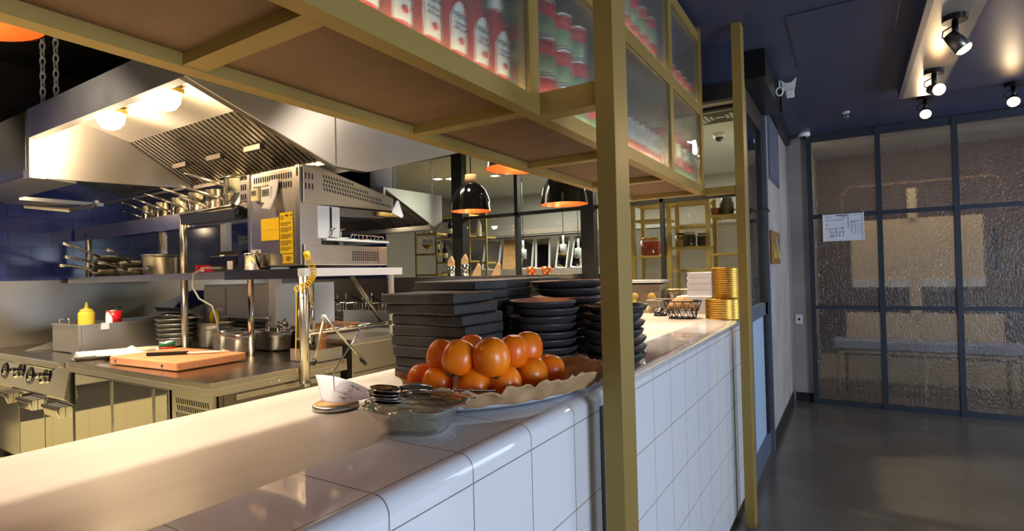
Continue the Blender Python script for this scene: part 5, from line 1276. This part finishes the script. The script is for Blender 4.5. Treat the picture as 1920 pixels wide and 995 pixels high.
# duct plates above the hood
t = thing('duct_casing', 'dull steel duct casing rising above the main hood', 'duct', (-4.9, 2.6, 2.7))
obj('casing', MB().box((-5.5, 2.25, 2.57), (-3.3, 3.0, 3.295)), 'steel_dark', t)
for x in (-5.0, -4.3, -3.8): obj('seam', MB().box((x, 2.242, 2.57), (x+.02, 2.25, 3.29)), 'satin', t)
def chain(x, y, z0, z1, label, s=1.0):
    m = MB(); st = .040*s; n = int((z1-z0)/st)
    for k in range(n+1):
        z = z0+st*k; a = PI/2*(k % 2)+.7
        pts = []
        for i in range(12):
            b = 2*PI*i/12; u = .011*s*math.cos(b); v = .026*s*math.sin(b); pts.append((x+u*math.cos(a), y+u*math.sin(a), z+v))
        m.tube(pts, .0042*s, 6, closed=True)
    o = obj('hanging_chain', m, 'alu', None); tag(o, label, 'chain')
chain(-4.42, 1.40, 2.57, 3.29, 'steel chain at the left holding the main hood', 1.25)
chain(-4.30, 1.43, 2.57, 3.29, 'steel chain right beside the left one holding the main hood', 1.25)
# far hood
t = thing('far_hood', 'smaller steel hood over the back line beyond the grill', 'hood', (-4.6, 4.2, 2.1))
XE = -3.75; k_ = 1.0
obj('end_panel', MB().prism([(3.77, 2.26), (3.80, 2.27), (4.63, 2.28), (4.63, 1.96), (4.50, 1.93)], 'x', XE-.01, XE), 'steel_hood', t)
obj('front_lip', MB().box((-5.95, 3.76, 2.14), (XE, 3.78, 2.27)), 'steel_hood', t)
obj('top_panel', MB().box((-5.95, 3.78, 2.255), (XE-.01, 4.63, 2.268)), 'steel_hood', t)
obj('back_panel', MB().box((-5.95, 4.615, 1.93), (XE-.002, 4.63, 2.255)), 'satin', t)
filters(-5.9, XE-.06, Vector((0, 3.82, 2.20)), Vector((0, 4.48, 1.95)), t, 4, Vector((0, .354, .935)))
obj('gutter', MB().prism([(4.44, 1.905), (4.61, 1.905), (4.61, 1.95), (4.44, 1.95)], 'x', -5.95, XE-.02), 'satin', t)
t = single('vent_pipe', MB().lathe([(0, 0), (.11, 0), (.11, .30), (.115, .30), (.115, .33), (.11, .33), (.11, .74), (0, .74)], (0, 0, 0), 28), 'alu', 'pale round vent pipe rising from the far hood', 'pipe', (-4.02, 4.0, 2.27))
chain(-3.93, 4.1, 2.30, 3.29, 'thin steel chain next to the vent pipe', 1.1)
chain(-3.78, 4.5, 2.30, 3.29, 'thin steel chain over the right end of the far hood', 1.1)
# back cooking line under the far hood
t = thing('back_line', 'stainless fryer line with a tall splash plate along the glass partition', 'fryers', (-4.8, 4.3, 0))
obj('carcass', MB().box((-5.95, 3.95, .06), (-3.70, 4.60, .90)), 'steel_dark', t)
obj('top', MB().box((-5.95, 3.93, .90), (-3.68, 4.60, .93)), 'steel_h', t)
obj('splash_plate', MB().box((-5.95, 4.60, .90), (-3.55, 4.645, 1.40)), 'steel_h', t)
obj('plinth', MB().box((-5.9, 4.05, 0), (-3.75, 4.55, .06)), 'black', t)
for i, x in enumerate((-5.25, -4.85, -4.45, -4.15)):
    b = thing('fryer_basket', 'wire fryer basket with a black handle on the back line, %s from the left' % ROW[i], 'basket', (x, 4.3, .95), 'fryer baskets')
    m = MB()
    for z in (.0, .09, .18): m.tube([(-.07, -.12, z), (.07, -.12, z), (.07, .12, z), (-.07, .12, z)], .004, 6, closed=True, smooth=False)
    for u in (-.07, -.023, .023, .07):
        for v in (-.12, .12): m.tube([(u, v, 0), (u, v, .18)], .003, 5)
    for u in (-.07, .07): m.tube([(u, -.12, .18), (u, -.12, .29)], .005, 6)
    obj('wire_frame', m, 'chrome', b, world=False)
    obj('handle', MB().tube([(-.02, -.13, .19), (-.16, -.18, .26)], .012, 8), 'black', b, world=False)
t = single('knife_rail', MB().box((-.11, 0, 0), (.11, .02, .012)), 'black', 'little black rail low on the golden splash plate', 'rail', (-4.6, 4.575, 1.0))

# ================================================================== ROOM BEYOND THE PARTITION
def brass_shelf(name, label, loc, vx, y, z0, z1, levels, dpt=.22, bar=.022):
    t = thing(name, label, 'shelf', loc)
    for x in vx:
        for yy in (y,): obj('upright', MB().box((x, yy, z0), (x+bar, yy+bar, z1)), 'brass', t)
    for (a, b, zs) in levels:
        for z in zs: obj('shelf_board', MB().box((vx[a]+bar, y, z-.012), (vx[b], y+dpt+bar, z+.012)), 'brass', t)
    return t
brass_shelf('bottle_shelf', 'open brass rack of bottles and glasses seen through the partition', (-4.5, 5.7, 0), [-5.02, -4.66, -4.12, -3.86], 5.6, 0, 2.26,
            [(0, 1, (1.42, 1.70, 1.97, 2.2)), (1, 2, (1.58, 1.90, 2.18)), (2, 3, (1.56, 1.88, 2.14))])
def wine(loc, label, g, m='bottle_green'):
    t = thing('wine_bottle', label, 'bottle', loc, g)
    obj('body', MB().lathe([(0, 0), (.036, 0), (.037, .01), (.037, .19), (.03, .22), (.014, .245), (.0135, .30), (0, .30)], (0, 0, 0), 20), m, t, world=False)
    t.scale = (.9, .9, .82)
    obj('label_band', MB().lathe([(.0373, .06), (.0376, .06), (.0376, .14), (.0373, .14)], (0, 0, 0), 20), 'wine_label', t, world=False)
    return t
wine((-4.58, 5.70, 1.594), 'dark wine bottle with a cream label on the brass rack', None); wine((-4.73, 5.72, 1.714), 'dark wine bottle beside the big stemmed glass', None)
wine((-4.5, 5.72, 1.914), 'dark bottle high on the brass rack below the hood corner', None)
wine((-4.02, 5.70, 1.894), 'pale clear bottle on the right bay of the brass rack', None, 'bottle_clear')
t = thing('brandy_glass', 'big stemmed glass of amber drink on the brass rack', 'glass', (-4.88, 5.70, 1.714))
obj('bowl', MB().lathe([(.05, 0), (.05, .004), (.006, .008), (.006, .05), (.03, .06), (.075, .10), (.08, .14), (.062, .19), (.060, .19), (.077, .14), (.072, .102), (.028, .064), (0, .06)], (0, 0, 0), 28), 'glassware', t, world=False)
obj('drink', MB().lathe([(0, .064), (.03, .066), (.070, .102), (.072, .115), (0, .115)], (0, 0, 0), 24), 'jar_honey', t, world=False)
for i, (x, z) in enumerate(((-4.94, 1.984), (-4.86, 1.984), (-4.78, 1.984), (-4.24, 1.914), (-4.36, 1.914))):
    t = single('tumbler', MB().lathe([(0, 0), (.03, 0), (.036, .12), (.033, .12), (.027, .006), (0, .006)], (0, 0, 0), 20), 'glassware', 'clear tumbler upside up on the brass rack', 'glass', (x, 5.71, z), 'tumblers on the brass rack')
# leaning mirrors on a ledge along the far wall
struct('trim_6', MB().box((-6, 7.35, 1.38), (-2.9, 8.1, 1.48)), 'grey_paint')
struct('trim_7', MB().box((-6, 7.36, 2.02), (-2.9, 7.5, 2.10)), 'grey_paint')
ml = [(-5.12, .34, .08, 'mirror', 'leaning mirror reflecting blue windows at the left of the row'), (-4.74, .28, .05, 'lampwood', 'tall wooden panel leaning beside the blue mirror'), (-4.42, .22, .04, 'mirror', 'narrow pale edged mirror near the middle of the row'),
      (-4.12, .26, -.03, 'mirror', 'mirror behind the hanging white lamp'), (-3.80, .20, .10, 'mirror', 'tilted white framed mirror right of the hanging lamps'), (-3.54, .20, .12, 'mirror', 'tilted white framed mirror next to the wide dark post')]
for x, w_, tl, mm, lab in ml:
    t = thing('leaning_mirror', lab, 'mirror', (x, 7.55, 1.48))
    q = Matrix.Rotation(tl, 4, 'Y') @ Matrix.Rotation(-.12, 4, 'X')
    h = .50
    m = MB()
    for a, b in (((-w_/2, 0, 0), (-w_/2+.02, .03, h)), ((w_/2-.02, 0, 0), (w_/2, .03, h)), ((-w_/2+.02, 0, 0), (w_/2-.02, .03, .02)), ((-w_/2+.02, 0, h-.02), (w_/2-.02, .03, h))): m.box(a, b, M4=q)
    obj('frame', m, 'alu' if mm == 'mirror' else 'lampwood', t, world=False)
    obj('glass_plate', MB().box((-w_/2+.02, .012, .02), (w_/2-.02, .022, h-.02), M4=q), mm, t, world=False)
for i, (x, y, z) in enumerate(((-3.90, 6.6, 1.62), (-3.42, 6.9, 1.68), (-3.05, 6.6, 1.60))):
    t = thing('cylinder_pendant', 'small white cylinder lamp on a cord, %s of the three beyond the glass' % ROW[i], 'lamp', (x, y, z), 'white cylinder lamps beyond the glass')
    obj('shade', MB().lathe([(.0, .13), (.045, .13), (.048, .125), (.048, 0), (.044, 0), (.044, .12), (0, .12)], (0, 0, 0), 24), 'white_lamp', t, world=False)
    obj('neck', MB().lathe([(0, .26), (.014, .255), (.018, .13), (0, .13)], (0, 0, 0), 16), 'white_lamp', t, world=False)
    obj('bulb', MB().lathe([(0, .004), (.042, .006), (.04, .012), (0, .014)], (0, 0, 0), 20), 'bulb', t, world=False)
    obj('cord', MB().tube([(0, 0, .26), (0, 0, 2.75-z)], .004, 6), 'black', t, world=False)
for i, (x, y) in enumerate(((-4.80, 5.85), (-4.66, 5.95), (-4.05, 6.15))):
    t = thing('recessed_light', 'square recessed ceiling light, %s from the left beyond the glass' % ROW[i], 'light', (x, y, 2.75), 'recessed lights beyond the glass')
    obj('trim_ring', MB().box((-.06, -.06, -.008), (.06, .06, 0)), 'white_plastic', t, world=False)
    obj('diffuser', MB().box((-.045, -.045, -.011), (.045, .045, -.008)), 'tube_lamp', t, world=False)
# copper cups and potato wedges on the splash ledge
for i, (x, y, h) in enumerate(((-3.50, 4.45, .105), (-3.34, 4.47, .12))):
    t = thing('fries_cone', 'copper cup with a brown paper cone, %s of the pair above the slate boards' % ('left' if i == 0 else 'right'), 'cup', (x+.0, y, 1.40))
    obj('cup', MB().lathe([(0, 0), (.036, 0), (.042, h), (.039, h), (.034, .006), (0, .006)], (0, 0, 0), 24), 'chrome', t, world=False)
    obj('paper_cone', MB().prism([(-.036, h*.5), (.036, h*.5), (.04, h+.05), (.01, h+.105), (-.035, h+.05)], 'y', -.012, .012), 'kraft', t, world=False)
t = thing('counter_ledge', 'dark ledge along the partition carrying the copper cups', 'ledge', (-2.9, 4.5, 0))
obj('ledge_top', MB().box((-3.545, 4.40, 1.36), (-2.1, 4.645, 1.40)), 'steel_h', t)
for x in (-3.5, -2.8, -2.2): obj('bracket', MB().box((x, 4.5, 0), (x+.04, 4.6, 1.36)), 'steel_dark', t)
for i, (x, rz) in enumerate(((-3.22, .6), (-2.98, .9))):
    t = single('paper_cone', MB().prism([(-.05, 0), (.05, 0), (.055, .10), (.03, .13)], 'y', -.01, .01), 'kraft', 'folded brown paper cone lying on the ledge, %s of the two' % ('left' if i == 0 else 'right'), 'paper cone', (x, 4.5, 1.40))
for i, x in enumerate((-2.56, -2.40)):
    t = thing('copper_mug', 'small copper mug on the ledge, %s of the two' % ('left' if i == 0 else 'right'), 'mug', (x, 4.47, 1.40), 'copper mugs on the ledge')
    obj('mug_body', MB().lathe([(0, 0), (.036, 0), (.046, .03), (.044, .075), (.041, .075), (.042, .03), (.033, .006), (0, .006)], (0, 0, 0), 24), 'copper', t, world=False)
    obj('handle', MB().tube([(.044, 0, .06), (.068, 0, .05), (.066, 0, .025), (.044, 0, .02)], .005, 8), 'copper', t, world=False)
# jar cabinet behind the partition
t = thing('jar_cabinet', 'brass framed shelf cabinet of preserve jars behind the partition', 'cabinet', (-1.4, 5.0, 0))
for x in (-1.735, -1.40, -1.06, -.72):
    obj('upright', MB().box((x, 4.93, 0), (x+.035, 4.965, 2.05)), 'brass', t)
    obj('upright', MB().box((x, 5.22, 0), (x+.035, 5.255, 2.05)), 'brass', t)
for a, zs in ((-1.735, (1.22, 1.55, 1.885, 2.03)), (-1.40, (1.22, 1.415, 1.62, 1.81, 2.03)), (-1.06, (1.22, 1.55, 1.88))):
    for z in zs:
        obj('shelf_board', MB().box((a+.035, 4.93, z-.02), (a+.34, 5.255, z)), 'brass', t)
for a, z0, z1 in ((-1.70, .4, 1.53), (-1.70, 1.885, 2.01), (-1.365, .4, 1.60), (-1.365, 1.81, 2.01), (-1.025, .4, 1.86)): obj('back_pane', MB().box((a, 5.20, z0), (a+.30, 5.205, z1)), 'pane_frost', t)
def jar(loc, r, h, m, label, lid='gold_tin', name='preserve_jar'):
    t = thing(name, label, 'jar', loc)
    obj('contents', MB().lathe([(0, .004), (r*.93, .004), (r*.95, h*.78), (0, h*.78)], (0, 0, 0), 24), m, t, world=False)
    obj('glass_wall', MB().lathe([(0, 0), (r*.96, 0), (r, .01), (r, h*.8), (r*.75, h*.92), (r*.72, h*.92), (r*.97, h*.8)], (0, 0, 0), 24), 'glassware', t, world=False)
    obj('lid', MB().lathe([(0, h*.9), (r*.8, h*.9), (r*.8, h), (0, h*1.01)], (0, 0, 0), 24), lid, t, world=False)
jar((-1.595, 5.06, 1.551), .095, .17, 'jar_red', 'wide jar of red pickles on the left brass shelf')
jar((-1.32, 5.10, 1.6205), .05, .13, 'jar_honey', 'jar of amber preserve with a cloth top on the right brass shelf', 'black')
jar((-1.235, 5.08, 1.6205), .055, .14, 'jar_dark', 'dark jar with a white band in the middle of the right brass shelf', 'wine_label')
jar((-1.13, 5.12, 1.6205), .05, .12, 'jar_dark', 'dark jar at the right end of the right brass shelf', 'terracotta')
jar((-1.455, 5.14, 1.551), .042, .17, 'jar_red', 'narrower jar of red pickles beside the wide one')
t = single('clay_jug', MB().lathe([(0, 0), (.05, 0), (.062, .04), (.06, .10), (.045, .13), (.048, .15), (0, .152)], (0, 0, 0), 28), 'clay_pot', 'dark glazed clay jug on the top right shelf', 'jug', (-.90, 5.05, 1.8805))
t = single('terracotta_cup', MB().lathe([(0, 0), (.036, 0), (.045, .07), (.04, .07), (.034, .006), (0, .006)], (0, 0, 0), 24), 'terracotta', 'terracotta cup left of the clay jug on the top right shelf', 'cup', (-.995, 5.05, 1.8805))
t = single('clay_bowl', MB().lathe([(0, 0), (.03, 0), (.05, .05), (.046, .05), (.028, .006), (0, .006)], (0, 0, 0), 24), 'clay_pot', 'small dark clay bowl right of the clay jug', 'bowl', (-.785, 5.05, 1.8805))
